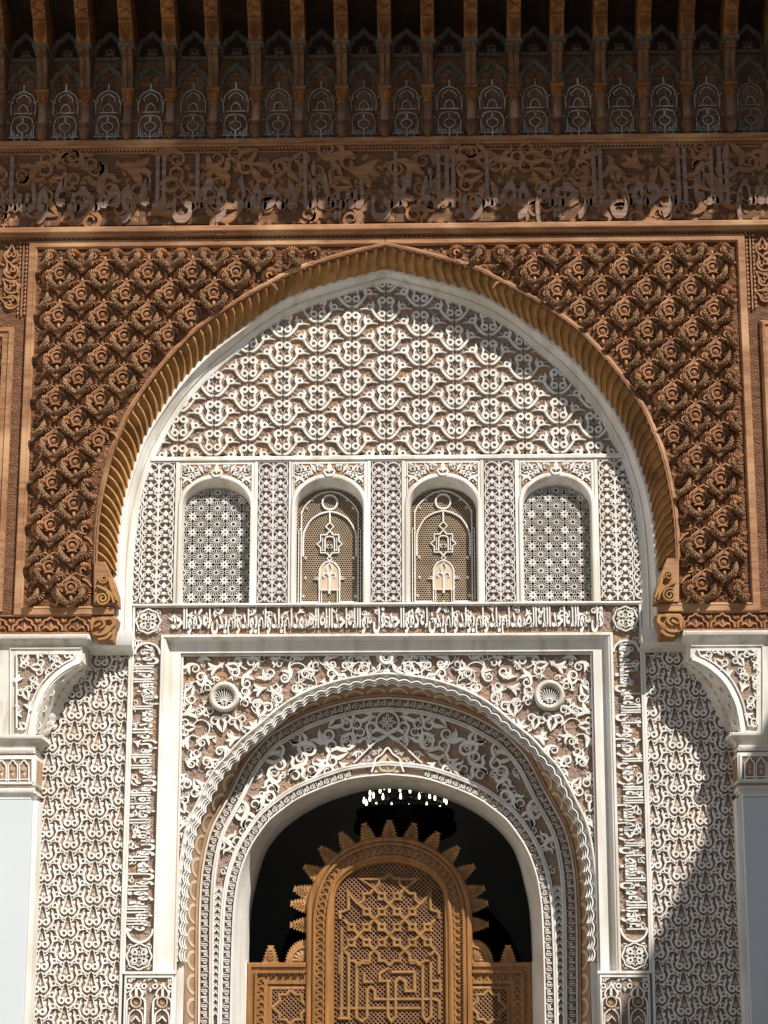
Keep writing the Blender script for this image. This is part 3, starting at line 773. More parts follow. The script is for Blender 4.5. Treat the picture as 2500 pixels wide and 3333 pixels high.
def beam_leaf_mesh():
    mb = MB(); low = smooth_pts(BP, 4)
    L_ = [p for p in low]
    def onlow(t):
        t *= len(L_)-1; i = min(int(t), len(L_)-2); f = t-i
        return (L_[i][0]*(1-f)+L_[i+1][0]*f, L_[i][1]*(1-f)+L_[i+1][1]*f)
    def strip(pts, w_):           # pts: (x, t) on the underside
        o = len(mb.v)
        for x, t in pts:
            y, z = onlow(t); y2, z2 = onlow(min(1, t+.01)); dy, dz = y2-y, z2-z; l = math.hypot(dy, dz) or 1
            ny, nz = (-dz/l, dy/l)
            if nz > 0: ny, nz = -ny, -nz
            mb.v += [(x-w_/2, y, z), (x, y+ny*.016, z+nz*.016), (x+w_/2, y, z)]
        for i in range(len(pts)-1):
            for j in range(2): mb.f.append((o+3*i+j, o+3*i+j+1, o+3*i+4+j, o+3*i+3+j))
    for k in range(9):                       # crossed leaves on the outer part
        t0 = .42+k*.06
        strip([(-.055, t0), (-.02, t0+.03), (.05, t0+.05)], .022); strip([(.055, t0+.01), (.02, t0+.035), (-.05, t0+.06)], .022)
    for a in (-.045, -.022, 0, .022, .045):   # shell on the swelling
        strip([(a*.3, .05), (a, .14), (a*1.1, .25)], .018)
    strip([(-.055, .30), (-.03, .34), (0, .32), (.03, .34), (.055, .30)], .03)
    return mb.mesh("corbel_carving")
M_BLEAF = beam_leaf_mesh()
NE = 11
for k in range(-NE, NE+1):
    x = k*PIT
    c = bpy.data.objects.new("corbel", None); COL.objects.link(c); c.parent = EV; c.location = (x, 0, 0)
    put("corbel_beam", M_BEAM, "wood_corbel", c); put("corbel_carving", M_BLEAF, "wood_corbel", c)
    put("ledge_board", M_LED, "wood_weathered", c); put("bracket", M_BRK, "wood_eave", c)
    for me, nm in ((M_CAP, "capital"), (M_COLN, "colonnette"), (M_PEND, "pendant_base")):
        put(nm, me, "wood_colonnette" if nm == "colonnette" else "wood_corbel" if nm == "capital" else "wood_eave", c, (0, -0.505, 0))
    # niche between this corbel and the next
    if k < NE:
        nx = x+PIT/2
        nch = bpy.data.objects.new("painted_niche", None); COL.objects.link(nch); nch.parent = EV; nch.location = (nx, YE, ZE0)
        for j in range(3):
            MB().poly(rect(-PIT/2+.001, PIT/2-.001, HB*j/3+.002, HB*(j+1)/3-.002), .1, 0.0).build("niche_plank", "wood_eave", nch)
        put("carved_ground", M_GR, "wood_eave", nch, stuff=True); put("painted_line", M_PAINT, "paint_grey", nch, (0, -.006, .0))
        put("niche_arch", M_NARCH, "wood_weathered", nch)
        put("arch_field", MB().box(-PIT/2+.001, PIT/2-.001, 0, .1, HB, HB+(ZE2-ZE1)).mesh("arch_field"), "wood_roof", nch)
        put("niche_arch", M_UARCH, "wood_weathered", nch, (0, 0, HB)); put("painted_line", M_KNOT, "letter_grey", nch, (0, 0, HB+.03))
        put("shelf", MB().box(-PIT/2+.066, PIT/2-.066, -.035, .02, HB-.018, HB+.016).mesh("shelf"), "wood_weathered", nch)
EV.location = (0, 0.10, 0.04)
# roof boards and the edge board
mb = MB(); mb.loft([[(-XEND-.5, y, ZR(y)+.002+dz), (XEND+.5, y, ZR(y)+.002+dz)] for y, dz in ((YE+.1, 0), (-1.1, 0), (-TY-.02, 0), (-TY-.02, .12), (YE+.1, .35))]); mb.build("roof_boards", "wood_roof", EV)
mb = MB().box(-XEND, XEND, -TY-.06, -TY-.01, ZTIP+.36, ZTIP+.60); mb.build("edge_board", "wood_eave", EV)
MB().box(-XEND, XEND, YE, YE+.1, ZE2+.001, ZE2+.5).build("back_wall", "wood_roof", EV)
MB().box(-XEND, XEND, YE+.01, YE+.3, zz(470, YE), ZE0-.001).build("sill_beam", "wood_eave", EV)
# ================================================================== white carved stucco
def place(name, me, material, parent, x, Y, z, keep=None, rot=0.0, scale=1.0, mirror=False, dy=1.0):
    """a shared motif; where it crosses the edge of its field only the faces inside are kept."""
    if keep is None: return put(name, me, material, parent, (x, Y, z), rot, scale, mirror, dy=dy)
    c, s = math.cos(rot), math.sin(rot)
    V = []
    for v in me.vertices:
        a, b_ = v.co.x*scale*(-1 if mirror else 1), v.co.z*scale
        V.append((x+a*c-b_*s, Y+v.co.y*dy, z+a*s+b_*c))
    K = [keep(v[0], v[2]) for v in V]
    if all(K): return put(name, me, material, parent, (x, Y, z), rot, scale, mirror, dy=dy)
    Fk = [tuple(p.vertices) for p in me.polygons if sum(K[i] for i in p.vertices)*2 >= len(p.vertices)]
    if len(Fk) < 4: return None
    used = sorted({i for f in Fk for i in f}); ix = {u: k for k, u in enumerate(used)}
    m2 = bpy.data.meshes.new(name)
    m2.from_pydata([V[u] for u in used], [], [tuple(ix[i] for i in f) for f in Fk])
    return put(name, m2, material, parent)

# ------------------------------------------------------------------ motif meshes
def tymp_mesh():
    mb = MB(); q = 4.608; u = MM/q; h = 0.029
    for s in (-1, 1):
        f = lambda pts: [(s*a*u, -b_*u) for a, b_ in pts]
        mb.ring(s*62*u, 0, 44*u, 37*u, h, n=16); mb.ring(s*66*u, -222*u, 44*u, 36*u, h, n=16)
        mb.ribbon(f([(98, -30), (118, 0), (120, 32), (102, 70), (88, 96)]), [30*u, 44*u, 44*u, 38*u, 30*u], h)
        mb.blob(s*86*u, -106*u, 30*u, h*1.12, n=10, rz=20*u)
        mb.ribbon(f([(90, 112), (96, 142), (104, 175), (122, 205), (140, 236)]), [26*u, 30*u, 32*u, 20*u, 4*u], h)
        mb.ribbon(f([(4, 340), (40, 344), (84, 326), (130, 285), (172, 236), (196, 204)]), [4*u, 28*u, 42*u, 46*u, 44*u, 34*u], h)
        mb.blob(s*204*u, -188*u, 28*u, h*1.12, n=10)
        mb.ribbon(f([(214, 176), (226, 150), (270, 140), (335, 134), (412, 150)]), [38*u, 40*u, 30*u, 22*u, 8*u], h)
        mb.ribbon(f([(224, 158), (212, 110), (204, 62), (214, 4)]), [44*u, 58*u, 50*u, 5*u], h)
        mb.ring(s*262*u, -104*u, 38*u, 32*u, h, n=14)
        for cx_, cz_ in ((62, 0), (66, -222), (262, -104)):       # little crosses in the eyes
            for a in (.6, 2.2): mb.ribbon([((s*cx_-26*math.cos(a))*u, (cz_-26*math.sin(a))*u), ((s*cx_+26*math.cos(a))*u, (cz_+26*math.sin(a))*u)], 5*u, h*.45, sm=False)
        mb.ribbon(f([(10, 150), (30, 110), (52, 70)]), 6*u, h*.5); mb.ribbon(f([(20, 260), (30, 330), (28, 420)]), 6*u, h*.5)
        mb.ribbon(f([(230, 60), (160, 70), (130, 110)]), 6*u, h*.5); mb.ribbon(f([(310, 110), (360, 60), (400, 40)]), 6*u, h*.5)
    return mb.mesh("scroll_motif")
def pier_mesh():
    mb = MB(); q = 5.53; u = MM/q; h = 0.026
    for s in (-1, 1):
        f = lambda pts: [(s*a*u, -b_*u) for a, b_ in pts]
        mb.ring(s*62*u, 0, 45*u, 36*u, h, n=16)
        mb.ribbon(f([(28, -305), (44, -240), (60, -170), (82, -100), (112, -50), (118, 0), (96, 40)]), [3*u, 14*u, 24*u, 33*u, 38*u, 36*u, 26*u], h)
        mb.blob(s*92*u, 152*u, 32*u, h, n=10); mb.blob(s*100*u, 128*u, 20*u, h, n=8)
        mb.ribbon(f([(2, 84), (30, 112), (74, 122), (130, 92), (172, 36), (196, -20), (206, -48)]), [3*u, 20*u, 30*u, 34*u, 34*u, 34*u, 26*u], h)
        mb.ribbon(f([(200, -40), (190, -90), (172, -140), (176, -180), (152, -222)]), [34*u, 42*u, 40*u, 26*u, 3*u], h)
        mb.ring(s*240*u, 100*u, 40*u, 27*u, h, n=14)
        mb.ribbon(f([(204, -46), (250, -62), (300, -66), (336, -62)]), [30*u, 26*u, 20*u, 14*u], h)
        mb.blob(s*350*u, 50*u, 30*u, h, n=10)
        mb.ribbon(f([(356, -36), (384, -10), (400, 12)]), [22*u, 12*u, 2*u], h)
        for cx_, cz_ in ((62, 0), (240, 100)):
            for a in (.6, 2.2): mb.ribbon([((s*cx_-26*math.cos(a))*u, (cz_-26*math.sin(a))*u), ((s*cx_+26*math.cos(a))*u, (cz_+26*math.sin(a))*u)], 6*u, h*.45, sm=False)
        mb.leaf(s*30*u, 60*u, math.pi/2, 90*u, 30*u, h*.5)
    mb.leaf(0, 40*u, math.pi/2, 150*u, 34*u, h*.5)
    return mb.mesh("scroll_motif")
def pilaster_mesh():
    """one unit of the double column of interlaced circles and leaves; 42 px high, 99 px wide."""
    mb = MB(); q = 9.617; u = MM/q; h = 0.030
    for s in (-1, 1):
        f = lambda pts: [(s*a*u, b_*u) for a, b_ in pts]
        for cz, k in ((0, 1.0),):
            mb.ribbon([(s*(230+k*228*math.cos(t))*u, (cz+k*235*math.sin(t))*u) for t in [2*math.pi*i/22 for i in range(22)]], 46*u, h, sm=False, closed=True, top=.75)
        mb.ribbon([(s*(230+215*math.cos(t))*u, (202+205*math.sin(t))*u) for t in [2*math.pi*i/20 for i in range(20)]], 30*u, h*.85, sm=False, closed=True, top=.75)
        mb.poly(f([(228, 120), (300, 20), (268, -66), (228, -96), (188, -66), (160, 20)]), 0, -h)
        mb.ring(s*118*u, -110*u, 36*u, 40*u, h, n=9); mb.ring(s*352*u, -100*u, 36*u, 40*u, h, n=9)
        mb.ribbon(f([(130, -60), (175, -30), (228, -60), (280, -30), (335, -60)]), 24*u, h)
        mb.leaf(s*440*u, -20*u, math.pi/2, 140*u, 50*u, h); mb.leaf(s*330*u, 60*u, math.pi/2-s*.7, 110*u, 60*u, h)
    mb.poly([(0, -40*u), (60*u, -120*u), (46*u, -190*u), (0, -225*u), (-46*u, -190*u), (-60*u, -120*u)], 0, -h)
    mb.poly([(0, 165*u), (40*u, 80*u), (0, 0), (-40*u, 80*u)], 0, -h)
    return mb.mesh("leaf_unit")
M_TY, M_PI, M_PL = tymp_mesh(), pier_mesh(), pilaster_mesh()
SS = [scroll_mesh(k, "scroll_leaf", 0.028) for k in range(4)]
for me in SS: me.materials.append(MATS["stucco"])

# ------------------------------------------------------------------ white reveal of the great arch
def lerpc(A_, B_, t): return [(a[0]+(b_[0]-a[0])*t, a[1]+(b_[1]-a[1])*t) for a, b_ in zip(A_, B_)]
T = thing("arch_reveal", "plain white plaster reveal inside the fluted wooden arch", "arch reveal")
mb = MB(); mb.sm = False
mb.loft([C3(lerpc(INL, TYL, t), y) for t, y in ((-.35, YS-.02), (0, YS-.02), (0.0, YS+.012), (.40, YS+.085), (.46, YS+.075), (.52, YS+.10), (.92, .0), (.94, .012), (1.0, .035))])
mb.build("reveal_surface", "plaster", T)

# ------------------------------------------------------------------ tympanum
YG = 0.032
ZTB = zz(1483, 0); ZTT = zz(1497, 0)
TYP = [p for p in TYL if p[1] > ZTB]
keep_ty = lambda x, z: z > ZTB+.004
TYO = offset(TYL, 0.03)
T = thing("tympanum", "white stucco tympanum of knotted scroll motifs filling the great arch", "tympanum")
MB().poly(offset(TYL, 0.10)[0:165], 0.30, YG).build("panel_ground", "stucco_ground", T) if False else None
P = [p for p in offset(TYL, 0.06) if p[1] > ZTB]
MB().poly(P, YG+.1, YG).build("panel_ground", "stucco_ground", T)
inty = lambda x, z: z > ZTB and abs(x) < xat(TYO, z) and z < TYO[82][1]
for c in range(-7, 8):
    for r in range(-6, 4):
        y = (1263 if c % 2 == 0 else 1263-47.7)+95.5*r
        x = c*hw(112, 1250, 0); z = zz(y, 0)
        if z+.12 < ZTB: continue
        if not any(inty(x+dx, z+dz) for dx in (-.18, -.06, .06, .18) for dz in (-.2, -.08, .04)): continue
        place("scroll_motif", M_TY, "stucco", T, x, YG, z, keep=lambda a, b_: b_ > ZTB-.01 and abs(a) < max(xat(TYO, b_), 0.0 if b_ < TYO[82][1] else -1))
scatter_fans(inty, -2.4, 2.4, ZTB, TYO[82][1], 0.062, 0.040, 0.009, YG, "stucco_ground_leaf", "carved_ground_leaves", T)
scatter_fans(inty, -2.4, 2.4, ZTB, TYO[82][1], 0.085, 0.045, 0.012, YG, "stucco_ground_leaf", "carved_ground_leaves", T)
mb = MB(); xw = hw(768, 1490, 0)
mb.loft([[(-xw, y, z), (xw, y, z)] for y, z in ((YG, ZTT), (-.012, ZTT), (-.016, ZTT+.006), (-.016, ZTB-.006), (-.012, ZTB), (YG, ZTB))]); mb.build("lower_fillet", "plaster", T)

# ------------------------------------------------------------------ window zone
ZS = zz(1963, 0); ZWT = zz(1498, 0)
WX = [-hw(556, 1750, 0), -hw(186, 1750, 0), hw(186, 1750, 0), hw(556, 1750, 0)]
WH = hw(125, 1750, 0)
YL = 0.12
def warch(hx, top_y, spring_y, Y=0.0, zb=None, n=20):
    zt, zs = zz(top_y, 0), zz(spring_y, 0); zb = ZS if zb is None else zb
    return [(-hx, zb)]+[(-hx*math.cos(math.pi*i/n), zs+(zt-zs)*math.sin(math.pi*i/n)) for i in range(n+1)]+[(hx, zb)]
RIM = warch(hw(119, 1750, 0), 1547, 1645); RI2 = warch(hw(113, 1750, 0), 1553, 1645); LAT = warch(hw(108, 1750, 0), 1578, 1655)
MB().box(-2.6, 2.6, .34, .40, ZS-.1, ZWT+.1).build("window_shade_sheet", "painted_dark"); structure(COL.objects["window_shade_sheet"])  # near-black slab painting the darkness behind the grilles
def rosette_mesh():
    mb = MB(); u = MM/6.38; h = 0.05
    mb.ring(0, 0, 46*u, 20*u, h*1.0, n=16, top=.9)
    for i in range(16):
        a = 2*math.pi*i/16
        mb.ribbon([(50*u*math.cos(a), 50*u*math.sin(a)), (150*u*math.cos(a), 150*u*math.sin(a))], [7*u, 16*u], h, sm=False, top=.9)
        b_ = a+math.pi/16
        mb.ribbon([(144*u*math.cos(a), 144*u*math.sin(a)), (168*u*math.cos(b_), 168*u*math.sin(b_)), (144*u*math.cos(a+math.pi/8), 144*u*math.sin(a+math.pi/8))], 10*u, h, sm=False, top=.9)
    return mb.mesh("rosette")
def floret_mesh():
    mb = MB(); u = MM/6.38; h = 0.05
    for i in range(8):
        a = 2*math.pi*(i+.5)/8
        mb.ribbon([(24*u*math.cos(a), 24*u*math.sin(a)), (60*u*math.cos(a), 60*u*math.sin(a)), (100*u*math.cos(a), 100*u*math.sin(a))], [18*u, 44*u, 10*u], h+.001*(i % 2), sm=False, top=.9)
    mb.ring(0, 0, 30*u, 20*u, h*.97, n=12, top=.9)
    return mb.mesh("star_floret")
M_ROS, M_FLO = rosette_mesh(), floret_mesh()
def hexgrid_mesh(keep):
    mb = MB(); p = 8.1*MM; r = p/math.sqrt(3); y0, y1 = 0.012, -0.012
    z = ZS; row = 0
    while z < zz(1570, 0):
        x = -0.34+(p/2 if row % 2 else 0)
        while x < 0.34:
            if keep(x, z):
                o = len(mb.v)
                for k in range(6):
                    a = math.pi/6+k*math.pi/3
                    mb.v += [(x+r*math.cos(a), y1, z+r*math.sin(a)), (x+r*.75*math.cos(a), y1, z+r*.75*math.sin(a)), (x+r*.75*math.cos(a), y0, z+r*.75*math.sin(a))]
                for k in range(6):
                    A_ = o+3*k; B_ = o+3*((k+1) % 6)
                    mb.f += [(A_, B_, B_+1, A_+1), (A_+1, B_+1, B_+2, A_+2)]
            x += p
        z += p*.866; row += 1
    return mb
STRAP = [  # window strapwork, crop (950,1480) zoom 4.423, axis at 550: (points, width, smooth)
    ([(975, 2140), (975, 760)], 20, 0), ([(1012, 2140), (1012, 1040), (975, 1000)], 14, 0), ([(975, 800), (930, 700), (820, 590), (690, 510), (550, 480)], 22, 1),
    ([(945, 1420), (945, 1130), (905, 1000), (820, 880), (690, 800), (550, 765)], 26, 1), ([(550, 770), (550, 930)], 26, 0),
    ([(550, 930), (610, 985), (550, 1045), (490, 985)], 20, 2), ([(550, 1045), (600, 1105), (685, 1105), (685, 1195), (738, 1240), (685, 1285), (685, 1365), (598, 1365), (550, 1415)], 22, 0),
    ([(620, 1345), (620, 1180), (600, 1140), (550, 1128)], 20, 1), ([(655, 1330), (655, 1150)], 12, 0), ([(620, 1330), (685, 1330)], 12, 0), ([(560, 1260), (585, 1255), (590, 1290), (560, 1300)], 12, 1),
    ([(550, 1415), (585, 1450), (550, 1485)], 20, 0), ([(700, 1905), (700, 1650), (670, 1560), (610, 1505), (550, 1485)], 24, 1),
    ([(700, 1740), (740, 1715), (785, 1742), (700, 1752)], 16, 0), ([(550, 1510), (590, 1590), (570, 1660), (550, 1690)], 18, 1), ([(552, 1700), (600, 1660), (640, 1690), (625, 1725)], 20, 1),
    ([(548, 1960), (548, 1690)], 30, 0), ([(548, 1905), (690, 1905)], 14, 0), ([(700, 2140), (700, 1900)], 20, 0), ([(668, 2140), (668, 1905)], 14, 0),
    ([(720, 2080), (960, 2080)], 22, 0), ([(550, 2140), (550, 2070)], 18, 0), ([(380, 2078), (690, 2078)], 0, 0), ([(840, 2140), (840, 2080)], 16, 0)]
def win_local(pts, s=1): return [((a-550)*s/4.423*MM, zz(1480+b_/4.423, 0)) for a, b_ in pts]
keep_lat = lambda x, z: inside(LAT, x, z) and z > ZS
hexm = hexgrid_mesh(lambda x, z: abs(x) < hw(112, 1750, 0) and z < zz(1572, 0)).mesh("honeycomb_grille")
WL = ("leftmost", "second from left", "third from left", "rightmost")
for i, wx in enumerate(WX):
    star = i in (0, 3)
    # plain surround with its carved head
    F = thing("window_surround", "white plaster round-headed surround of the %s grille window" % WL[i], "window frame")
    P = [(wx-WH, ZS), (wx-WH, ZWT), (wx+WH, ZWT), (wx+WH, ZS)]+[(wx+a, b_) for a, b_ in RIM[::-1]]
    MB().poly(P, .06, 0.0).build("surround_face", "plaster", F)
    mb = MB(); mb.sm = True
    mb.loft([[(wx+a, y, b_) for a, b_ in C_] for C_, y in ((offset(RIM, .018), .01), (offset(RIM, .016), -.012), (RIM, -.016), (RI2, -.012))]); mb.build("rim", "plaster", F)
    mb = MB(); mb.sm = True
    mb.loft([[(wx+a, y, b_) for a, b_ in C_] for C_, y in ((RI2, -.012), (lerpc(RI2, LAT, .3), .02), (lerpc(RI2, LAT, .8), .09), (LAT, YL), (LAT, YL+.06))]); mb.build("reveal_surface", "plaster", F)
    a_ = hw(115, 1550, 0); zt_ = zz(1507, 0)
    # carved head spandrel, rose ground with white scrolls
    outl = [(wx-a_, zz(1632, 0)), (wx-a_, zt_), (wx+a_, zt_), (wx+a_, zz(1632, 0))]+[(wx+p[0], p[1]) for p in offset(RIM, .024)[::-1] if p[1] > zz(1634, 0) and abs(p[0]) < a_-.003]
    MB().poly(outl, .02, -.003).build("head_ground", "ochre_band", F)
    kp = lambda x, z: z < zt_-.012 and abs(x-wx) < a_-.012 and not inside(offset(RIM, .042), x-wx, z)
    for s in (-1, 1):
        for k_, dx, py, sc_, ro in ((0, 84, 1536, .21, .9), (1, 42, 1524, .16, .2), (3, 102, 1588, .13, 2.6), (1, 98, 1566, .17, 1.2), (1, 62, 1520, .14, 3.1), (2, 74, 1552, .15, .4), (1, 107, 1516, .10, 2.), (1, 30, 1518, .10, 2.5)):
            place("scroll_leaf", SS[k_], None, F, wx+s*hw(dx, py, 0), .012, zz(py, 0), kp, s*ro, sc_, mirror=s < 0)
    mb = MB(); u = MM
    for s in (-1, 1): mb.ribbon([(wx, zz(1548, 0)), (wx+s*10*u, zz(1545, 0)), (wx+s*17*u, zz(1535, 0)), (wx+s*11*u, zz(1528, 0)), (wx+s*7*u, zz(1534, 0))], [8*u, 9*u, 7*u, 6*u, 5*u], .02, -.003)
    mb.poly([(wx, zz(1540, 0)), (wx+9*u, zz(1526, 0)), (wx+7*u, zz(1516, 0)), (wx, zz(1506, 0)), (wx-7*u, zz(1516, 0)), (wx-9*u, zz(1526, 0))], 0, -.026, .003)
    mb.build("palmette", "stucco", F)
    MB().sweep([(wx-a_, zz(1632, 0)), (wx-a_, zt_), (wx+a_, zt_), (wx+a_, zz(1632, 0))], [(-.004, 0), (-.004, -.010), (.004, -.010), (.008, 0)]).build("fillet", "stucco", F)
    mb = MB().box(wx-WH, wx-WH+.004, -.006, .01, ZS, ZWT-.002); mb.build("edge_bead", "plaster_aged", F)
    # the pierced screen
    if star:
        S = thing("star_grille", "pierced white screen of rosettes and stars in the %s window" % WL[i], "window grille", "pierced window screens")
        px_, pz_ = hw(53.5, 1700, 0), (zz(1700, 0)-zz(1752.5, 0))
        for r in range(-1, 9):
            z = zz(1642, 0)-(r-.0)*pz_+pz_
            for c in range(-3, 4):
                x = c*px_
                k2 = lambda a, b_: keep_lat(a-wx, b_)
                if abs(x) < .36: place("rosette", M_ROS, "stucco", S, wx+x, YL+.03, z, k2)
                if abs(x+px_/2) < .36: place("star_floret", M_FLO, "stucco", S, wx+x+px_/2, YL+.03, z-pz_/2, k2)
    else:
        S = thing("honeycomb_grille", "honeycomb plaster screen with a keyhole-like strap design in the %s window" % WL[i], "window grille", "pierced window screens")
        put("honeycomb", hexm, "grille_tan", S, (wx, YL+.02, 0), stuff=True)
        mb = MB()
        for pts, w_, sm_ in STRAP:
            if not w_: continue
            for s in (1, -1):
                if all(p[0] == 550 for p in pts) and s < 0: continue
                L_ = [(wx+a, b_) for a, b_ in win_local(pts, s)]
                L_ = [p for p in L_ if inside(offset(LAT, .0), p[0]-wx, p[1]) or p[1] < ZS+.05]
                if len(L_) > 1: mb.ribbon(L_, w_/4.423*MM*1.05, .022, YL+.012, n=4, sm=(sm_ == 1), closed=False, top=.8)
        mb.build("strapwork", "stucco", S)
        mb = MB()
        c_ = win_local([(550, 635)])[0]; mb.ring(wx+c_[0], c_[1], 112/4.423*MM, 30/4.423*MM, .024, YL+.012, n=26, top=.8); mb.build("ring", "stucco", S)
        for s in (1, -1):
            for a, b_ in ((290, 600), (200, 720), (190, 1440), (190, 1730), (160, 1990)):
                c_ = win_local([(a, b_)], s)[0]; mb = MB()
                for t in range(4): mb.leaf(wx+c_[0], c_[1], t*math.pi/2+.4, .020, .016, .02, YL+.012)
                mb.blob(wx+c_[0], c_[1], .008, .024, YL+.012, 8); mb.build("flower", "stucco", S)
        MB().poly([(wx+a, b_) for a, b_ in win_local([(400, 1905), (400, 1650), (430, 1565), (490, 1515), (550, 1495), (610, 1515), (670, 1565), (700, 1650), (700, 1905)])], YL+.02, YL-.001).build("tan_panel", "ochre_light", S)
# arabesque pilasters between the windows
ZP0, ZP1 = ZS+.006, zz(1500, 0)
PILS = [(-hw(52, 1750, 0), hw(52, 1750, 0), "between the two honeycomb windows"), (-hw(422, 1750, 0), -hw(318, 1750, 0), "left of the left honeycomb window"),
        (hw(318, 1750, 0), hw(422, 1750, 0), "right of the right honeycomb window"), (-hw(830, 1750, 0), -hw(690, 1750, 0), "at the arch's left edge"), (hw(690, 1750, 0), hw(830, 1750, 0), "at the arch's right edge")]
UH = zz(1700, 0)-zz(1741.8, 0)
for x0, x1, nm in PILS:
    T = thing("arabesque_pilaster", "narrow upright panel of pale interlaced leaves %s" % nm, "stucco panel", "arabesque panels of the window row")
    edge = max(abs(x0), abs(x1)) > 2.0
    sg = 1 if x0 > 0 else -1
    xi0, xi1 = x0+.010, x1-.010
    MB().poly(rect(x0-.02, x1+.02, ZP0, ZP1), .06, YG-.003).build("panel_ground", "stucco_ground", T)
    cx_ = (x0+x1)/2 if not edge else sg*hw(747, 1750, 0)
    kp = lambda x, z: xi0 < x < xi1 and ZP0+.012 < z < ZP1-.012 and (not edge or abs(x) < xat(TYO, z)+.02)
    z = ZP1-.085
    while z > ZP0-.1:
        place("leaf_unit", M_PL, "stucco_soft" if not edge else "stucco", T, cx_, YG-.003, z, kp, 0, 1.02 if not edge else 1.12)
        if edge: place("leaf_unit", M_PL, "stucco", T, cx_+sg*.29, YG-.003, z+UH/2, kp, 0, 1.0)
        z -= UH*(1 if not edge else 1.12)
    for xa, xb in ((x0-.028, x0+.004), (x1-.004, x1+.028)):
        if edge and (xa*sg > 2.1): continue
        MB().poly(rect(xa, xb, ZS, ZWT-.002), .03, -.006, .002).build("edge_fillet", "plaster", T)
    MB().poly(rect(x0, x1, ZP1-.004, ZWT-.004), .03, -.006, .002).build("top_fillet", "plaster", T)
# sill line under the windows
o_ = thing("sill_fillet", "thin white plaster fillet running under the row of grille windows", "moulding")
mb = MB(); xw = hw(826, 1965, 0); mb.loft([[(-xw, y, z), (xw, y, z)] for y, z in ((.05, ZS-.022), (-.008, ZS-.022), (-.018, ZS-.014), (-.018, ZS-.004), (-.010, ZS+.004), (.14, ZS+.012))]); mb.build("fillet", "plaster", o_)

# ------------------------------------------------------------------ inscription band round the portal
ZI0, ZI1 = zz(2063, 0), zz(1972, 0)
XI = hw(738, 2200, 0); XO = hw(826, 2200, 0)
ZIB = zz(3163, 0)
IB = thing("inscription_band", "white stucco band of flowing Arabic script running round three sides of the portal", "inscription")
MB().poly([(-XO, ZIB), (-XO, ZI1+.006), (XO, ZI1+.006), (XO, ZIB), (XI, ZIB), (XI, ZI0), (-XI, ZI0), (-XI, ZIB)], .06, YG).build("panel_ground", "stucco_ground", IB)
inband = lambda x, z: (ZIB < z < ZI1 and abs(x) < XO-.01) and (abs(x) > XI+.005 or z > ZI0+.005)
scatter_fans(inband, -XO, XO, ZIB, ZI1, 0.05, 0.032, 0.009, YG, "stucco_ground_leaf", "carved_ground_leaves", IB)
IKH = "قل هو الله احد الله الصمد لم يلد ولم يولد ولم يكن له كفوا احد".split()
BH = ZI1-ZI0; LTOP = 2*XI-.16
write(IKH+IKH[:0], LTOP/2-.02, BH*.96, .028, lambda u, v: (LTOP/2-u, ZI0+BH*.03+v, YG), "inscription_word", "stucco", IB, gap=.08, fm=.56)
write(IKH, LTOP/2-.02, BH*.96, .028, lambda u, v: (-.01-u, ZI0+BH*.03+v, YG), "inscription_word", "stucco", IB, gap=.08, fm=.56)
ZV0 = zz(3035, 0); ZV1 = ZI0-.05; LV = ZV1-ZV0; BW = XO-XI
RT = "اعوذ بالله من الشيطان الرجيم بسم الله الرحمن الرحيم وصلى الله على سيدنا محمد".split()
write(RT, LV-.04, BW*.94, .028, lambda u, v: (XI+BW*.04+v, ZV0+.02+u, YG), "inscription_word", "stucco", IB, gap=.08, fm=.56)
LT = "صدق الله العظيم الحمد لله رب العالمين والعاقبة للمتقين ولا حول ولا قوة الا بالله".split()
write(LT, LV-.04, BW*.94, .028, lambda u, v: (-(XI+BW*.04+v), ZV1-.02-u, YG), "inscription_word", "stucco", IB, gap=.08, fm=.56)
rs = random.Random(11)
def fill_scrolls(T, test, x0, x1, z0, z1, smin, smax, Y, tries=2500, kinds=(0, 0, 1, 2, 2, 3), pack=.36, sym=False, material=None, meshes=SS, seed=5, keep=None, hs=1.0, nm="scroll_leaf"):
    r_ = random.Random(seed); pts = []
    for _ in range(tries):
        x, z, s = r_.uniform(x0, x1), r_.uniform(z0, z1), r_.uniform(smin, smax)
        if test(x, z) and all((x-a)**2+(z-b_)**2 > (pack*(s+c_))**2 for a, b_, c_ in pts): pts.append((x, z, s))
    for x, z, s in pts:
        k = r_.choice(kinds); ro = r_.uniform(0, 6.28); m_ = r_.random() < .5; dy = r_.uniform(.8, 1.2)
        place(nm, meshes[k], material, T, x, Y, z, keep, ro, s, m_, dy)
        if sym: place(nm, meshes[k], material, T, -x, Y, z, keep, -ro, s, not m_, dy)
    return pts
SL = [scroll_mesh(k, "vine_leaf", 0.020) for k in range(4)]
for me in SL: me.materials.append(MATS["stucco"])
fill_scrolls(IB, lambda x, z: abs(x) < LTOP/2 and z > ZI0+BH*.5, -XI, XI, ZI0, ZI1-.02, .10, .14, YG, 3000, pack=.50, meshes=SL, seed=21, keep=inband, nm="vine_leaf")
fill_scrolls(IB, lambda x, z: True, XI+BW*.45, XO-.02, ZV0, ZV1, .10, .14, YG, 3000, pack=.50, meshes=SL, seed=22, sym=True, keep=inband, nm="vine_leaf")
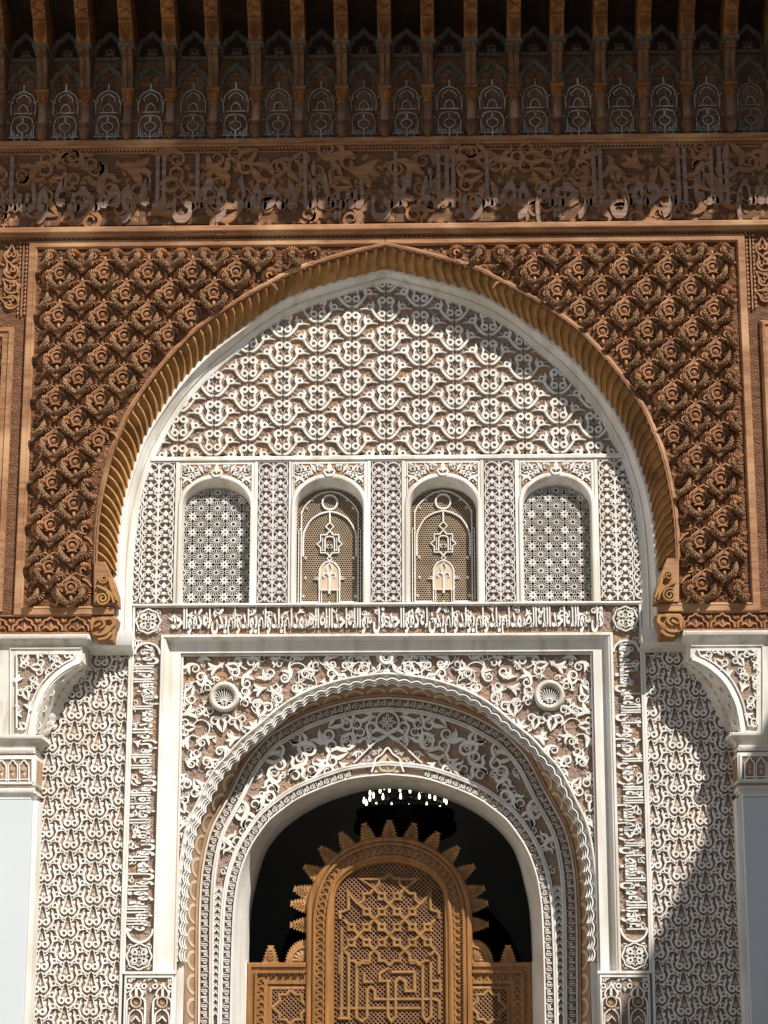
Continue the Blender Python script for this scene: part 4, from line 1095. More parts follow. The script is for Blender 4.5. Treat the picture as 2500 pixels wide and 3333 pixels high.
def knot_mesh(R):
    mb = MB(); h = .034
    n = 32; P = [(R*(1+.05*math.cos(8*t))*math.cos(t), R*(1+.05*math.cos(8*t))*math.sin(t)) for t in [2*math.pi*i/n for i in range(n)]]
    mb.ribbon(P, R*.15, h, sm=False, closed=True)
    for s in (-1, 1):
        for t in (-1, 1):
            mb.ring(s*R*.36, t*R*.34, R*.17, R*.15, h, n=12)
            mb.ribbon([(s*R*.05, t*R*.80), (s*R*.18, t*R*.62), (s*R*.52, t*R*.62), (s*R*.66, t*R*.34), (s*R*.52, t*R*.1), (s*R*.8, 0)], [R*.06, R*.12, R*.12, R*.13, R*.1, R*.05], h)
            mb.ribbon([(0, t*R*.05), (s*R*.2, t*R*.2), (s*R*.24, t*R*.05)], R*.09, h)
        mb.leaf(0, s*R*.15, s*math.pi/2, R*.5, R*.3, h)
        mb.leaf(s*R*.1, 0, 0 if s > 0 else math.pi, R*.4, R*.2, h)
    for a in range(4):
        t = math.pi/4+a*math.pi/2
        for d in (-.22, .22): mb.leaf(1.34*R*math.cos(t), 1.34*R*math.sin(t), t+math.pi+d*4, R*.42, R*.2, h)
    return mb.mesh("knot_medallion")
M_KN = knot_mesh(BW*.44)
for s in (-1, 1):
    place("knot_medallion", M_KN, "stucco", IB, s*(XI+XO)/2, YG, (ZI0+ZI1)/2); place("knot_medallion", M_KN, "stucco", IB, s*(XI+XO)/2, YG, zz(3112, 0))
    mb = MB(); c_ = (s*(XI+XO)/2, zz(3022, 0)); R = BW*.47
    mb.ribbon([(c_[0]+R*math.cos(t), c_[1]+R*1.0*math.sin(t)) for t in [math.pi+math.pi*i/12 for i in range(13)]], .022, .034, YG, sm=False); mb.build("cartouche_end", "stucco", IB)
    mb = MB(); c_ = (s*(XI+XO)/2, zz(2125, 0))
    mb.ribbon([(c_[0]+R*math.cos(t), c_[1]+R*.9*math.sin(t)) for t in [math.pi*i/12 for i in range(13)]], .022, .034, YG, sm=False); mb.build("cartouche_end", "stucco", IB)
prf = [(0, .05), (0, -.008), (.004, -.012), (.038, -.012), (.042, -.008), (.042, .05)]
MB().sweep([(-XO, ZIB), (-XO, ZI1), (XO, ZI1), (XO, ZIB)], [(a if a < .03 or True else a, b_) for a, b_ in [(0, .05), (0, -.006), (.003, -.010), (.018, -.010), (.021, -.006), (.021, .05)]]).build("outer_fillet", "plaster", IB)
MB().sweep([(-XI, ZIB), (-XI, ZI0), (XI, ZI0), (XI, ZIB)], [(0, .05), (0, -.008), (-.004, -.012), (-.022, -.012), (-.026, -.008), (-.026, .02)]).build("inner_fillet", "plaster", IB)
for s in (-1, 1): MB().box(*sorted((s*(XO+.021), s*(XO+.045))), -.012, .05, 0.6, zz(2128, 0)).build("dividing_strip", "plaster", IB)

# ------------------------------------------------------------------ portal: cavetto frame, scroll spandrel, lace fringe, archivolt
YP = 0.15; YA = 0.50; YD = 1.00
PO = thing("portal_surround", "plain white hollow moulding framing the carved portal rectangle", "moulding")
xo, zo = XI-.026, ZI0-.0
xo2 = hw(676, 2300, YP); zo2 = zz(2124, YP)
zlow = ZIB+.002
rows = []
for t, y in ((0, .02), (.0, .0), (.06, -.004), (.12, .0), (.22, .035), (.40, .085), (.62, .12), (.86, .135), (.87, .10), (1.0, .095)):
    x_, z_ = xo+(xo2-xo)*t, (zo-.012)+(zo2-(zo-.012))*t
    rows.append([(-x_, y, zlow), (-x_, y, z_), (x_, y, z_), (x_, y, zlow)])
mb = MB(); mb.loft(rows); mb.build("hollow_moulding", "plaster", PO)
MB().poly([(-xo2, zlow), (-xo2, zo2), (xo2, zo2), (xo2, zlow), (xo2-.032, zlow), (xo2-.032, zo2-.032), (-xo2+.032, zo2-.032), (-xo2+.032, zlow)], .16, .095).build("inner_border", "plaster", PO)
MB().poly([(-xo2+.008, zlow), (-xo2+.008, zo2-.008), (xo2-.008, zo2-.008), (xo2-.008, zlow), (xo2-.016, zlow), (xo2-.016, zo2-.016), (-xo2+.016, zo2-.016), (-xo2+.016, zlow)], .12, .092).build("rose_line", "rose_line", PO)

FR = arch([(0, 2192), (39, 2195), (143, 2211), (233, 2238), (301, 2270), (355, 2306), (414, 2356), (473, 2405), (514, 2451), (559, 2500), (590, 2555), (618, 2613), (644, 2667),
           (661, 2726), (672, 2793), (680, 2868), (688, 3000), (691, 3128)], .10, 161)
K1 = arch([(0, 2274), (120, 2286), (256, 2326), (346, 2374), (392, 2405), (455, 2478), (504, 2573), (540, 2638), (569, 2694), (588, 2756), (599, 2817), (606, 2881), (611, 3000), (612, 3128), (613, 3300)], YA, 201, zbot=0.0)
K2 = arch([(0, 2522), (120, 2535), (233, 2573), (297, 2603), (336, 2630), (383, 2668), (417, 2711), (447, 2758), (468, 2805), (486, 2865), (498, 2942), (503, 3028), (507, 3150), (510, 3300)], YA, 201, zbot=0.0)
KB = arch([(0, 2552), (85, 2560), (180, 2585), (265, 2622), (355, 2684), (410, 2745), (455, 2810), (490, 2880), (512, 2950), (526, 3025), (530, 3128)], YA, 201, zbot=0.0)
# intrados back edge measured on the door plane
KB = [(p[0]*1.0, p[1]) for p in arch([(0, 2553), (85, 2560), (190, 2590), (275, 2630), (350, 2684), (401, 2745), (425, 2800), (443, 2870), (458, 2940), (465, 3022), (468, 3128), (469, 3300)], YD, 201, zbot=0.0)]
SP = thing("portal_spandrel", "white stucco panel of curling vine scrolls over the doorway arch", "stucco panel")
XS_ = xo2-.032; ZS_ = zo2-.032
P = [(-XS_-.02, zlow), (-XS_-.02, ZS_+.02), (XS_+.02, ZS_+.02), (XS_+.02, zlow)]+[p for p in offset(FR, -.03)[::-1] if p[1] > zlow]
MB().poly(P, .22, YP).build("panel_ground", "stucco_ground", SP)
FRo = offset(FR, .012)
fx = lambda z: xat(FRo, z) if z < FRo[80][1] else 0.0
insp = lambda x, z: abs(x) < XS_-.004 and z < ZS_-.004 and z > zz(2800, YP) and abs(x) > fx(z)
scatter_fans(insp, -XS_, XS_, zlow, ZS_, .055, .034, .009, YP, "stucco_ground_leaf", "carved_ground_leaves", SP)
BOS = (hw(528, 2268, YP), zz(2268, YP))
tsp = lambda x, z: insp(x, z) and x > .03 and (x-BOS[0])**2+(z-BOS[1])**2 > .19**2
fill_scrolls(SP, tsp, 0, XS_, zlow, ZS_, .19, .235, YP, 16000, pack=.335, sym=True, seed=41, keep=insp)
fill_scrolls(SP, tsp, 0, XS_, zlow, ZS_, .09, .12, YP, 5000, kinds=(1, 1, 3), pack=.60, sym=True, seed=43, keep=insp, meshes=SL, nm="vine_leaf")
rv = random.Random(8); mb = MB()
for _ in range(60):
    x, z = rv.uniform(.1, XS_), rv.uniform(zz(2700, YP), ZS_)
    if not tsp(x, z): continue
    R = rv.uniform(.07, .13); a0 = rv.uniform(0, 6.28)
    Q = [p for p in circle(x, z, R, 14, a0, a0+4.2) if insp(*p)]
    if len(Q) > 5:
        for s in (-1, 1): mb.ribbon([(s*a, b_) for a, b_ in Q], .012, .024, YP, sm=False)
mb.build("vine_stems", "stucco", SP, stuff=True)
# apex medallion of the spandrel
mb = MB(); zc = zz(2143, YP)
mb.ring(0, zc, .052, .03, .055, YP, 20); mb.ring(0, zc, .026, .010, .05, YP, 14)
for i in range(6): mb.leaf(0, zc, i*math.pi/3, .036, .016, .05, YP)
for s in (-1, 1): mb.ribbon([(s*.16, zz(2196, YP)), (s*.10, zz(2190, YP)), (s*.066, zz(2178, YP)), (s*.06, zz(2165, YP)), (0, zz(2158, YP))], .022, .05, YP)
mb.leaf(0, zz(2200, YP), math.pi/2, .085, .05, .05, YP)
mb.build("apex_medallion", "stucco", SP)
# shell bosses
for s, nm in ((-1, "left"), (1, "right")):
    B = thing("shell_boss", "round white boss with a dark fluted shell in the %s corner of the portal" % nm, "boss", "shell bosses")
    x, z = s*BOS[0], BOS[1]; mb = MB(); mb.sm = True; n = 36
    rows = [[(x+r*math.cos(2*math.pi*i/n), y, z+r*math.sin(2*math.pi*i/n)) for i in range(n)] for r, y in ((.142, YP), (.140, YP-.055), (.132, YP-.075), (.118, YP-.082), (.100, YP-.075), (.092, YP-.06), (.092, YP+.01))]
    mb.loft(rows, True); mb.build("boss_ring", "plaster_aged", B)
    MB().poly(circle(x, z, .096, 28), YP+.03, YP-.01).build("shell_ground", "shell_shade", B)
    for i in range(13):
        a = math.radians(-30+240*i/12); L_ = .086
        mb = MB(); mb.ribbon([(x, z-.05), (x+(L_*.6)*math.cos(a), z-.02+L_*.6*math.sin(a)*.9), (x+L_*math.cos(a), z+L_*math.sin(a))], [.006, .007, .010], .035, YP-.01, n=3); mb.build("shell_rib", "stucco", B)
    mb = MB()
    for i in range(18):
        a = 2*math.pi*i/18; mb.blob(x+.092*math.cos(a), z+.092*math.sin(a), .014, .04, YP-.012, 8)
    for t in (-1, 1): mb.ribbon(spiral(x+t*.016, z-.062, .003, .014, 0, 1.2, 10, t), .007, .04, YP-.01, sm=False)
    mb.build("beaded_rim", "stucco", B)

# lace fringe: scooped lobes and pierced nested arcs
FI = offset(FR, -.095); YFI = .20
LA = thing("lace_fringe", "scalloped white plaster fringe with pierced lace edge round the doorway arch", "arch fringe")
mb = MB(); mb.loft([C3(offset(FR, d), y) for d, y in ((.012, YP), (.012, .105), (.008, .100), (-.004, .100), (-.006, .108))]); mb.build("outer_bead", "plaster", LA)
NL = 62; Lf = resample(FR, NL*8+1)
LIf = resample(FI, NL*8+1)
for k in range(NL):
    mb = MB(); mb.sm = True; rows = []
    for i in range(6):
        v = i/5; row = []
        for j in range(9):
            u = j/8; a = Lf[k*8+j]; b_ = LIf[k*8+j]
            bul = abs(math.cos(math.pi*u))
            sc_ = .010*(math.sin(math.pi*u))
            x = a[0]+(b_[0]-a[0])*v*.52; z = a[1]+(b_[1]-a[1])*v*.52
            nx, nz = a[0]-b_[0], a[1]-b_[1]; l = math.hypot(nx, nz)
            x += nx/l*sc_*(1-v); z += nz/l*sc_*(1-v)
            row.append((x, .100+.055*v+.022*math.sin(math.pi*u)*(0.3+v), z))
        rows.append(row)
    mb.loft(rows); mb.build("scooped_lobe", "plaster", LA)
    # pierced edge: three nested arcs spanning between lobes, pointing inwards
    mb = MB()
    for t0, wd in ((.56, .013), (.77, .012), (.97, .012)):
        L_ = []
        for j in range(9):
            u = j/8; i0 = k*8+j
            a = Lf[i0]; b_ = LIf[i0]; v = t0-.22*math.sin(math.pi*u)+.06
            L_.append((a[0]+(b_[0]-a[0])*v, a[1]+(b_[1]-a[1])*v))
        mb.ribbon(L_, wd, .03+.02*(1-t0), .185-.03*(1-t0)*2, sm=False, top=.9)
    for j in (0, 4):
        i0 = k*8+j; a = Lf[i0]; b_ = LIf[i0]
        mb.ribbon([(a[0]+(b_[0]-a[0])*(.46 if j == 0 else .36), a[1]+(b_[1]-a[1])*(.46 if j == 0 else .36)), (a[0]+(b_[0]-a[0])*(1.08 if j == 0 else .7), a[1]+(b_[1]-a[1])*(1.08 if j == 0 else .7))], [.012, .007], .04, .19, sm=False, top=.9)
    mb.build("pierced_lace", "stucco", LA)
mb = MB(); mb.loft([C3(offset(FR, d), y) for d, y in ((-.030, .20), (-.080, .222))]); mb.build("gap_shade_sheet", "painted_dark", LA)  # near-black sheet painting the shade inside the pierced lace
# ochre soffit with painted half circles
OC = thing("ochre_soffit", "tan painted soffit ring with pale half circles inside the lace fringe", "arch soffit")
FIx = arch([(0, 2230), (39, 2232), (137, 2247), (223, 2273), (288, 2304), (340, 2338), (396, 2386), (452, 2433), (492, 2478), (534, 2525), (563, 2576), (590, 2630), (615, 2680),
            (632, 2736), (643, 2800), (650, 2870), (658, 3000), (660, 3128), (661, 3300)], .24, 201, zbot=0.0)
K1o = offset(K1, .050)
mb = MB(); mb.sm = True; mb.loft([C3(FIx, .22), C3(FIx, .25), C3(lerpc(FIx, K1o, .5), .36), C3(K1o, .47)]); mb.build("soffit_face", "ochre_band", OC)
NA = 58
A_, B_ = resample(FIx, NA*8+1), resample(K1o, NA*8+1)
me_arcs = MB()
for k in range(NA):
    mb = MB(); rows_i, rows_o = [], []
    for j in range(9):
        th = math.pi*j/8
        for lst, rr in ((rows_i, .68), (rows_o, 1.0)):
            u = k*8+4-3.6*rr*math.cos(th); v = .97-.80*rr*math.sin(th)
            i0 = max(0, min(len(A_)-2, int(u))); f = u-i0
            a = lerpc(A_[i0:i0+1], A_[i0+1:i0+2], f)[0]; b_ = lerpc(B_[i0:i0+1], B_[i0+1:i0+2], f)[0]
            x, z = a[0]+(b_[0]-a[0])*v, a[1]+(b_[1]-a[1])*v
            # lift 3 mm off the soffit, towards the opening and the viewer
            lst.append((x*(1-.0016), .25+.22*v-.006, z-.003*(1 if z > 4 else 0)))
    mb.loft([rows_i, rows_o]); mb.build("half_circle", "ochre_light", OC)
# brown roll moulding and archivolt rings
AV = thing("archivolt", "deep carved stucco archivolt of script rings and bold scrolls round the doorway", "archivolt")
mb = MB(); mb.sm = True; mb.loft([C3(offset(K1, d), y) for d, y in ((.052, .465), (.046, .455), (.032, .452), (.022, .462), (.020, .48), (.012, .483), (.008, .475), (-.004, .475), (-.006, YA))]); mb.build("roll_moulding", "ochre_band", AV)
mb = MB(); mb.loft([C3(offset(K1, d), y) for d, y in ((.014, .478), (.012, .466), (-.002, .466), (-.006, YA))]); mb.build("outer_bead", "plaster", AV)
KW = .084
R1i = offset(K1, -KW-.008)
R2o = offset(K2, KW+.008)
mb = MB(); mb.loft([C3(K1, YA+.012), C3(K2, YA+.012)]); mb.build("ring_ground", "stucco_ground", AV)
for Q, ds in ((R1i, ((.006, YA+.02), (.006, YA-.028), (-.010, YA-.030), (-.012, YA-.022), (-.016, YA-.022), (-.018, YA-.030), (-.032, YA-.028), (-.034, YA+.02))),
              (R2o, ((.032, YA+.02), (.032, YA-.028), (.018, YA-.030), (.016, YA-.022), (.012, YA-.022), (.010, YA-.030), (-.006, YA-.028), (-.008, YA+.02))),
              (K2, ((.014, YA+.02), (.012, YA-.026), (-.002, YA-.028)))):
    mb = MB(); mb.loft([C3(offset(Q, d), y) for d, y in ds]); mb.build("ring_fillet", "plaster", AV)
def kufic_mesh():
    V, Fc, wd = word_geom("العز"); V2, Fc2, wd2 = word_geom("لله")
    mb = MB(); tot = wd+wd2+.12; Lh = .125; H = KW-.012
    for (VV, FF, off_) in ((V2, Fc2, 0.0), (V, Fc, wd2+.12)):
        o = len(mb.v)
        mb.v += [((x+off_)/tot*Lh-Lh/2, -.024 if z > 0 else 0.0, tall(y, fm=.55)*H-H/2) for x, y, z in VV]
        mb.f += [tuple(o+i for i in f) for f in FF]
    return mb.mesh("script_word")
M_KU = kufic_mesh()
def along(name, me, material, parent, C_, Y, pitch, zmin=0.6, keep=None, flip=0.0):
    n = max(1, int(length(C_)/pitch)); Q = resample(C_, n*2+1)
    for k in range(n):
        a, c_, b_ = Q[2*k], Q[2*k+1], Q[2*k+2]
        if c_[1] < zmin: continue
        if keep and not keep(*c_): continue
        put(name, me, material, parent, (c_[0], Y, c_[1]), math.atan2(b_[1]-a[1], b_[0]-a[0])+flip)
zjm = zz(3322, YA)
along("script_word", M_KU, "stucco", AV, offset(K1, -KW/2-.004), YA+.012, .136, zjm)
notap = lambda x, z: not (abs(x) < .37 and z > zz(2520, YA))
along("script_word", M_KU, "stucco", AV, offset(K2, KW/2+.004), YA+.012, .136, zjm, notap)
# scroll field between the rings
RA, RB = offset(R1i, -.036), offset(R2o, .036)
ra = lambda z: xat(RA, z) if z < RA[100][1] else 0
rb = lambda z: xat(RB, z) if z < RB[100][1] else 0
APX = [(-hw(112, 2480, YA), zz(2478, YA)), (-hw(60, 2440, YA), zz(2432, YA)), (0, zz(2392, YA)), (hw(60, 2440, YA), zz(2432, YA)), (hw(112, 2480, YA), zz(2478, YA))]
inar = lambda x, z: z < RA[100][1] and abs(x) < ra(z)-.004 and abs(x) > rb(z)+.004 and not (inside([(-.36, zz(2500, YA))]+APX+[(.36, zz(2500, YA))], x, z))
tar = lambda x, z: inar(x, z) and x > .05 and not (x*x+(z-zz(2350, YA))**2 < .15**2)
zsp = zz(2900, YA)
fill_scrolls(AV, lambda x, z: tar(x, z) and inar(x+.05, z) and inar(x-.05, z) and z > zsp, 0, 1.8, zsp, RA[100][1], .29, .34, YA+.012, 14000, pack=.335, sym=True, seed=61, keep=inar, kinds=(0, 0, 2, 2, 1))
fill_scrolls(AV, lambda x, z: tar(x, z) and z > zsp, 0, 1.8, zsp, RA[100][1], .13, .16, YA+.012, 5000, kinds=(1, 1, 3), pack=.62, sym=True, seed=63, keep=inar, meshes=SL, nm="vine_leaf")
scatter_fans(inar, -1.8, 1.8, zsp, RA[100][1], .055, .034, .009, YA+.012, "stucco_ground_leaf", "carved_ground_leaves", AV)
def braid_mesh():
    mb = MB(); w_ = .036; h = .030
    for s in (-1, 1):
        mb.ribbon([(-.02, s*w_), (.006, s*w_*.5), (.030, 0)], [.012, .016, .012], h); mb.ribbon([(.012, s*w_), (.034, s*w_*.55), (.040, s*.004)], [.008, .010, .006], h*.8)
        mb.ring(.006, s*w_*.72, .009, .008, h, n=8)
    return mb.mesh("leaf_braid")
M_BR = braid_mesh()
MID = lerpc(RA, RB, .5)
for half in (MID[:101], MID[100:][::-1]):
    along("leaf_braid", M_BR, "stucco", AV, half, YA+.012, .062, zz(3322, YA), keep=lambda x, z: z < zsp+.03)
# apex medallion and pointed keystone
mb = MB(); zc = zz(2352, YA); mb.ring(0, zc, .105, .024, .04, YA+.012, 28)
for i in range(8):
    a = i*math.pi/4; L_ = .085 if i % 2 == 0 else .07
    mb.ribbon([(0, zc), (L_*.5*math.cos(a+.28), zc+L_*.5*math.sin(a+.28)), (L_*math.cos(a), zc+L_*math.sin(a))], [.006, .013, .006], .034, YA+.012)
    mb.ribbon([(0, zc), (L_*.5*math.cos(a-.28), zc+L_*.5*math.sin(a-.28)), (L_*math.cos(a), zc+L_*math.sin(a))], [.006, .013, .006], .034, YA+.012)
mb.build("apex_medallion", "stucco", AV)
KS = thing("keystone_ornament", "pointed white cusp with ochre palmette at the crown of the doorway arch", "ornament")
mb = MB()
for grow, yy in ((1.0, YA-.022),):
    mb.ribbon([(-.32, zz(2484, YA)), (-.24, zz(2458, YA)), (-.12, zz(2418, YA)), (0, zz(2393, YA)), (.12, zz(2418, YA)), (.24, zz(2458, YA)), (.32, zz(2484, YA))], .016, .040, YA+.015)
    mb.ribbon([(-.15, zz(2513, YA)), (-.125, zz(2490, YA)), (-.11, zz(2470, YA)), (-.05, zz(2455, YA)), (0, zz(2435, YA)), (.05, zz(2455, YA)), (.11, zz(2470, YA)), (.125, zz(2490, YA)), (.15, zz(2513, YA))], .020, .040, YA+.015)
mb.build("cusp_moulding", "plaster", KS)
MB().poly([(-.125, zz(2514, YA)), (-.11, zz(2485, YA)), (-.05, zz(2465, YA)), (0, zz(2448, YA)), (.05, zz(2465, YA)), (.11, zz(2485, YA)), (.125, zz(2514, YA))], YA+.02, YA-.004).build("ochre_field", "ochre_light", KS)
mb = MB()
for s in (-1, 1): mb.ribbon([(0, zz(2512, YA)), (s*.05, zz(2508, YA)), (s*.075, zz(2495, YA)), (s*.04, zz(2485, YA)), (0, zz(2462, YA))], [.02, .02, .018, .016, .008], .02, YA-.004)
mb.leaf(0, zz(2508, YA), math.pi/2, .09, .05, .02, YA-.004); mb.build("palmette", "ochre_light", KS)
for (x, yy, a) in ((-.20, 2478, .55), (-.29, 2497, .35), (-.10, 2447, .6), (.10, 2447, -.6), (.20, 2478, -.55), (.29, 2497, -.35)):
    put("script_word", M_KU, "stucco", KS, (x, YA+.012, zz(yy, YA)), a, .8)
# plain white intrados
IR = thing("doorway_reveal", "smooth white plaster reveal of the round doorway arch", "reveal")
mb = MB(); mb.sm = True; mb.loft([C3(K2, YA-.028), C3(offset(K2, -.004), YA-.020), C3(lerpc(K2, KB, .10), YA+.05)]); mb.build("front_chamfer", "plaster", IR)
mb = MB(); mb.sm = True; mb.loft([C3(lerpc(K2, KB, .10), YA+.05), C3(lerpc(K2, KB, .45), YA+.26), C3(lerpc(K2, KB, .48), YA+.27), C3(lerpc(K2, KB, .92), YD-.05), C3(KB, YD), C3(KB, YD+.35)]); mb.build("reveal_surface", "plaster", IR)

# ------------------------------------------------------------------ solid masonry behind the ornament
WALL = thing("courtyard_wall", "thick white masonry wall that carries the stucco and wood", "wall")
MB().poly([(-XEND, 0), (-XEND, ZS-.03), (XEND, ZS-.03), (XEND, 0), (xo2-.01, 0), (xo2-.01, zo2-.01), (-xo2+.01, zo2-.01), (-xo2+.01, 0)], .14, .07).build("lower_masonry", "plaster", WALL)
hole = [p for p in offset(FIx, .004)]
MB().poly([(-XEND, 0), (-XEND, ZS-.12), (XEND, ZS-.12), (XEND, 0)]+hole[::-1], .44, .245).build("portal_masonry", "plaster", WALL)
MB().poly([(-XEND, 0), (-XEND, 13), (XEND, 13), (XEND, 0)]+offset(K2, .03)[::-1], YD+.2, YA+.03).build("inner_masonry", "plaster", WALL)
MB().box(-XEND, XEND, .13, .45, ZWT, 12.5).build("upper_masonry", "plaster", WALL)
for s in (-1, 1):
    MB().box(*sorted((s*2.62, s*XEND)), YW+.17, .5, ZS-.34, 12.4).build("side_masonry", "plaster", WALL)
# ================================================================== side recesses, brackets, capitals, pillars
YB = -0.32
def lx(px, py, Y): return hw(1257-px+7, py, Y)          # half width from a pixel of the left side
for s, nm in ((-1, "left"), (1, "right")):
    M = lambda pts, Y: [(s*lx(a, b_, Y), zz(b_, Y)) for a, b_ in pts]
    # ---------------- ledge above the foliage recess
    T = thing("ledge_moulding", "curved white ledge closing the top of the %s foliage recess" % nm, "moulding")
    xa, xb = s*(XO+.0), s*3.5
    mb = MB(); mb.sm = True
    mb.loft([[(xa, y, zz(p_, y)), (xb, y, zz(p_, y))] for y, p_ in ((YS-.03, 2050), (YS-.03, 2094), (YS-.02, 2099), (-.13, 2102), (-.09, 2108), (-.045, 2117), (-.02, 2127), (.0, 2129), (.05, 2130))])
    mb.build("ledge_surface", "plaster", T)
    # ---------------- foliage panel
    P_ = thing("foliage_panel", "tall white stucco recess of repeating lyre scrolls on the %s side" % nm, "stucco panel")
    x0, x1 = XO+.046, 3.42; zt = zz(2129, 0); z0 = 0.9
    MB().poly([(s*a, c) for a, c in rect(x0-.02, x1, z0, zt+.02)], .09, YG).build("panel_ground", "stucco_ground", P_)
    kp = lambda x, z: x0 < abs(x) < x1 and z0 < z < zt-.004
    pc, pr_ = hw(82, 2700, 0), zz(2700, 0)-zz(2771.4, 0)
    xr = hw(867, 2700, 0)
    for k in range(0, 6):
        for r in range(-9, 14):
            z = zz(2711, 0)-r*pr_+(0 if k % 2 else pr_/2)
            x = xr+k*pc
            if x > 3.3 or z < zz(3420, 0) or z-.3 > zt: continue
            place("scroll_motif", M_PI, "stucco", P_, s*x, YG, z, kp)
    scatter_fans(lambda x, z: kp(x, z) and z > zz(3400, 0), s*3.3 if s < 0 else x0, s*x0 if s < 0 else 3.3, zz(3400, 0), zt, .055, .035, .009, YG, "stucco_ground_leaf", "carved_ground_leaves", P_)
    scatter_fans(lambda x, z: kp(x, z) and z > zz(3400, 0), s*3.3 if s < 0 else x0, s*x0 if s < 0 else 3.3, zz(3400, 0), zt, .08, .040, .011, YG, "stucco_ground_leaf", "carved_ground_leaves", P_)
    # ---------------- corner bracket
    B = thing("corner_bracket", "projecting white stucco bracket with scroll panel and lobed quarter arch, %s side" % nm, "bracket")
    arc = [(269, 2148), (240, 2160), (202, 2184), (163, 2222), (135, 2270), (118, 2318), (106, 2388)]
    arcs = smooth_pts(arc, 4)
    face = [(-900, 2388), (-900, 2102), (274, 2102), (274, 2146)]+arcs
    MB().poly(M(face, YB), -.03, YB).build("bracket_face", "plaster_aged", B)
    xr_ = lx(296, 2065, YB)
    for (p0, p1, yy, xx, mt, nmb) in ((2073, 2058, YB-.06, 296, "plaster", "top_band"),):
        MB().box(*sorted((s*lx(xx, p0, yy), s*XEND)), yy, -.02, zz(p0, yy), zz(p1, yy)).build(nmb, mt, B)
    def lattice_strip(y0, y1, Y, xpx, nmx="diamond_strip"):
        mb = MB(); za, zb = zz(y0, Y), zz(y1, Y); h_ = zb-za; x = lx(xpx, y0, Y)+.01
        while x < 3.62:
            mb.ribbon([(s*x, za), (s*(x+h_*.8), zb)], .006, .006, Y, sm=False); mb.ribbon([(s*x, zb), (s*(x+h_*.8), za)], .006, .006, Y, sm=False); x += h_*.62
        mb.build(nmx, "stucco", B, stuff=True)
        MB().poly([(s*a, c) for a, c in rect(lx(xpx, y0, Y)+.006, 3.7, za+.001, zb-.001)], Y+.004, Y-.0015).build("strip_ground", "rose_line", B)
    lattice_strip(2071, 2061, YB-.06, 294)
    mb = MB(); mb.sm = True; rows = []
    for t, y, px_ in ((0, YB-.058, 294), (.12, YB-.056, 293), (.3, YB-.045, 286), (.6, YB-.02, 278), (.9, YB-.004, 275), (1, YB, 274)):
        z = zz(2073+(2103-2073)*t, y); xe = lx(px_, 2090, y)
        rows.append([(s*XEND, y, z), (s*xe, y, z), (s*(xe+.0), .0, z)])
    mb.loft(rows); mb.build("cavetto", "plaster_aged", B)
    # scroll panel
    pin = [(-900, 2370), (-900, 2120), (256, 2120), (250, 2140)]+[(a-14, b_-9) for a, b_ in arcs[3:-3]]+[(92, 2370)]
    pin2 = [(58, 2370), (58, 2121), (254, 2121), (243, 2144)]+[(a-15, b_-8) for a, b_ in arcs[4:-3]]+[(90, 2370)]
    PP = M(pin2, YB)
    MB().poly(PP, YB+.02, YB-.003).build("panel_ground", "stucco_ground", B)
    inb = lambda x, z: inside(PP, x, z)
    xs_ = [p[0] for p in PP]; zs_ = [p[1] for p in PP]
    fill_scrolls(B, inb, min(xs_), max(xs_), min(zs_), max(zs_), .15, .18, YB-.003, 2500, pack=.34, seed=71, keep=inb, meshes=SL)
    MB().sweep(PP+PP[:1], [(-.012, YB+.01), (-.012, YB-.024), (0.0, YB-.024), (.002, YB)] if s < 0 else [(.012, YB+.01), (.012, YB-.024), (0.0, YB-.024), (-.002, YB)]).build("panel_fillet", "plaster", B)
    MB().sweep(M([(40, 2388), (40, 2106), (272, 2106)], YB), [(0, YB+.01), (0, YB-.014), (.008, YB-.014), (.008, YB+.01)]).build("outer_fillet", "plaster", B)
    # lobed quarter arch
    A1 = M(arcs, YB); A1 = resample(A1, 41)
    sg = -1 if s < 0 else 1
    mb = MB(); mb.sm = False
    of = lambda d: offset(A1, d*(-1 if s < 0 else 1))      # + d: away from the opening
    mb.loft([C3(of(d), y) for d, y in ((.03, YB+.005), (.028, YB-.016), (-.016, YB-.02), (-.020, YB-.006), (-.032, YB-.004), (-.034, YB+.05))]); mb.build("arch_moulding", "plaster", B)
    back = M(smooth_pts([(300, 2170), (262, 2205), (236, 2240), (211, 2290), (187, 2337), (160, 2388)], 6), -.02); back = resample(back, 41)
    for k in range(5):
        mb = MB(); rows = []
        for i in range(6):
            v = i/5; row = []
            for j in range(9):
                a = A1[k*8+j]; b_ = back[k*8+j]; u = j/8; lob = math.sin(math.pi*u)
                v0 = .12+.30*(1-lob)*.5
                vv = v0+(.62-v0)*v
                row.append((a[0]+(b_[0]-a[0])*vv, YB-.012+.20*v*v+.02*(1-lob), a[1]+(b_[1]-a[1])*vv))
            rows.append(row)
        mb.sm = True; mb.loft(rows); mb.build("arch_lobe", "plaster_aged", B)
        a = A1[k*8+4]; b_ = back[k*8+4]; c_ = (a[0]+(b_[0]-a[0])*.36, a[1]+(b_[1]-a[1])*.36)
        mb = MB(); mb.ring(c_[0], c_[1], .026, .012, .02, YB+.06, 14); mb.blob(c_[0], c_[1], .012, .02, YB+.06, 8); mb.build("lobe_rosette", "stucco", B)
    mb = MB(); rows = []
    for i in range(7):
        v = i/6; row = []
        for j in range(41):
            a, b_ = A1[j], back[j]; vv = .30+.70*v
            row.append((a[0]+(b_[0]-a[0])*vv, YB+.16+(-.02-YB-.16)*v-.014*abs(math.sin(math.pi*j/4)), a[1]+(b_[1]-a[1])*vv))
        rows.append(row)
    mb.sm = True; mb.loft(rows); mb.build("arch_soffit", "plaster_aged", B)
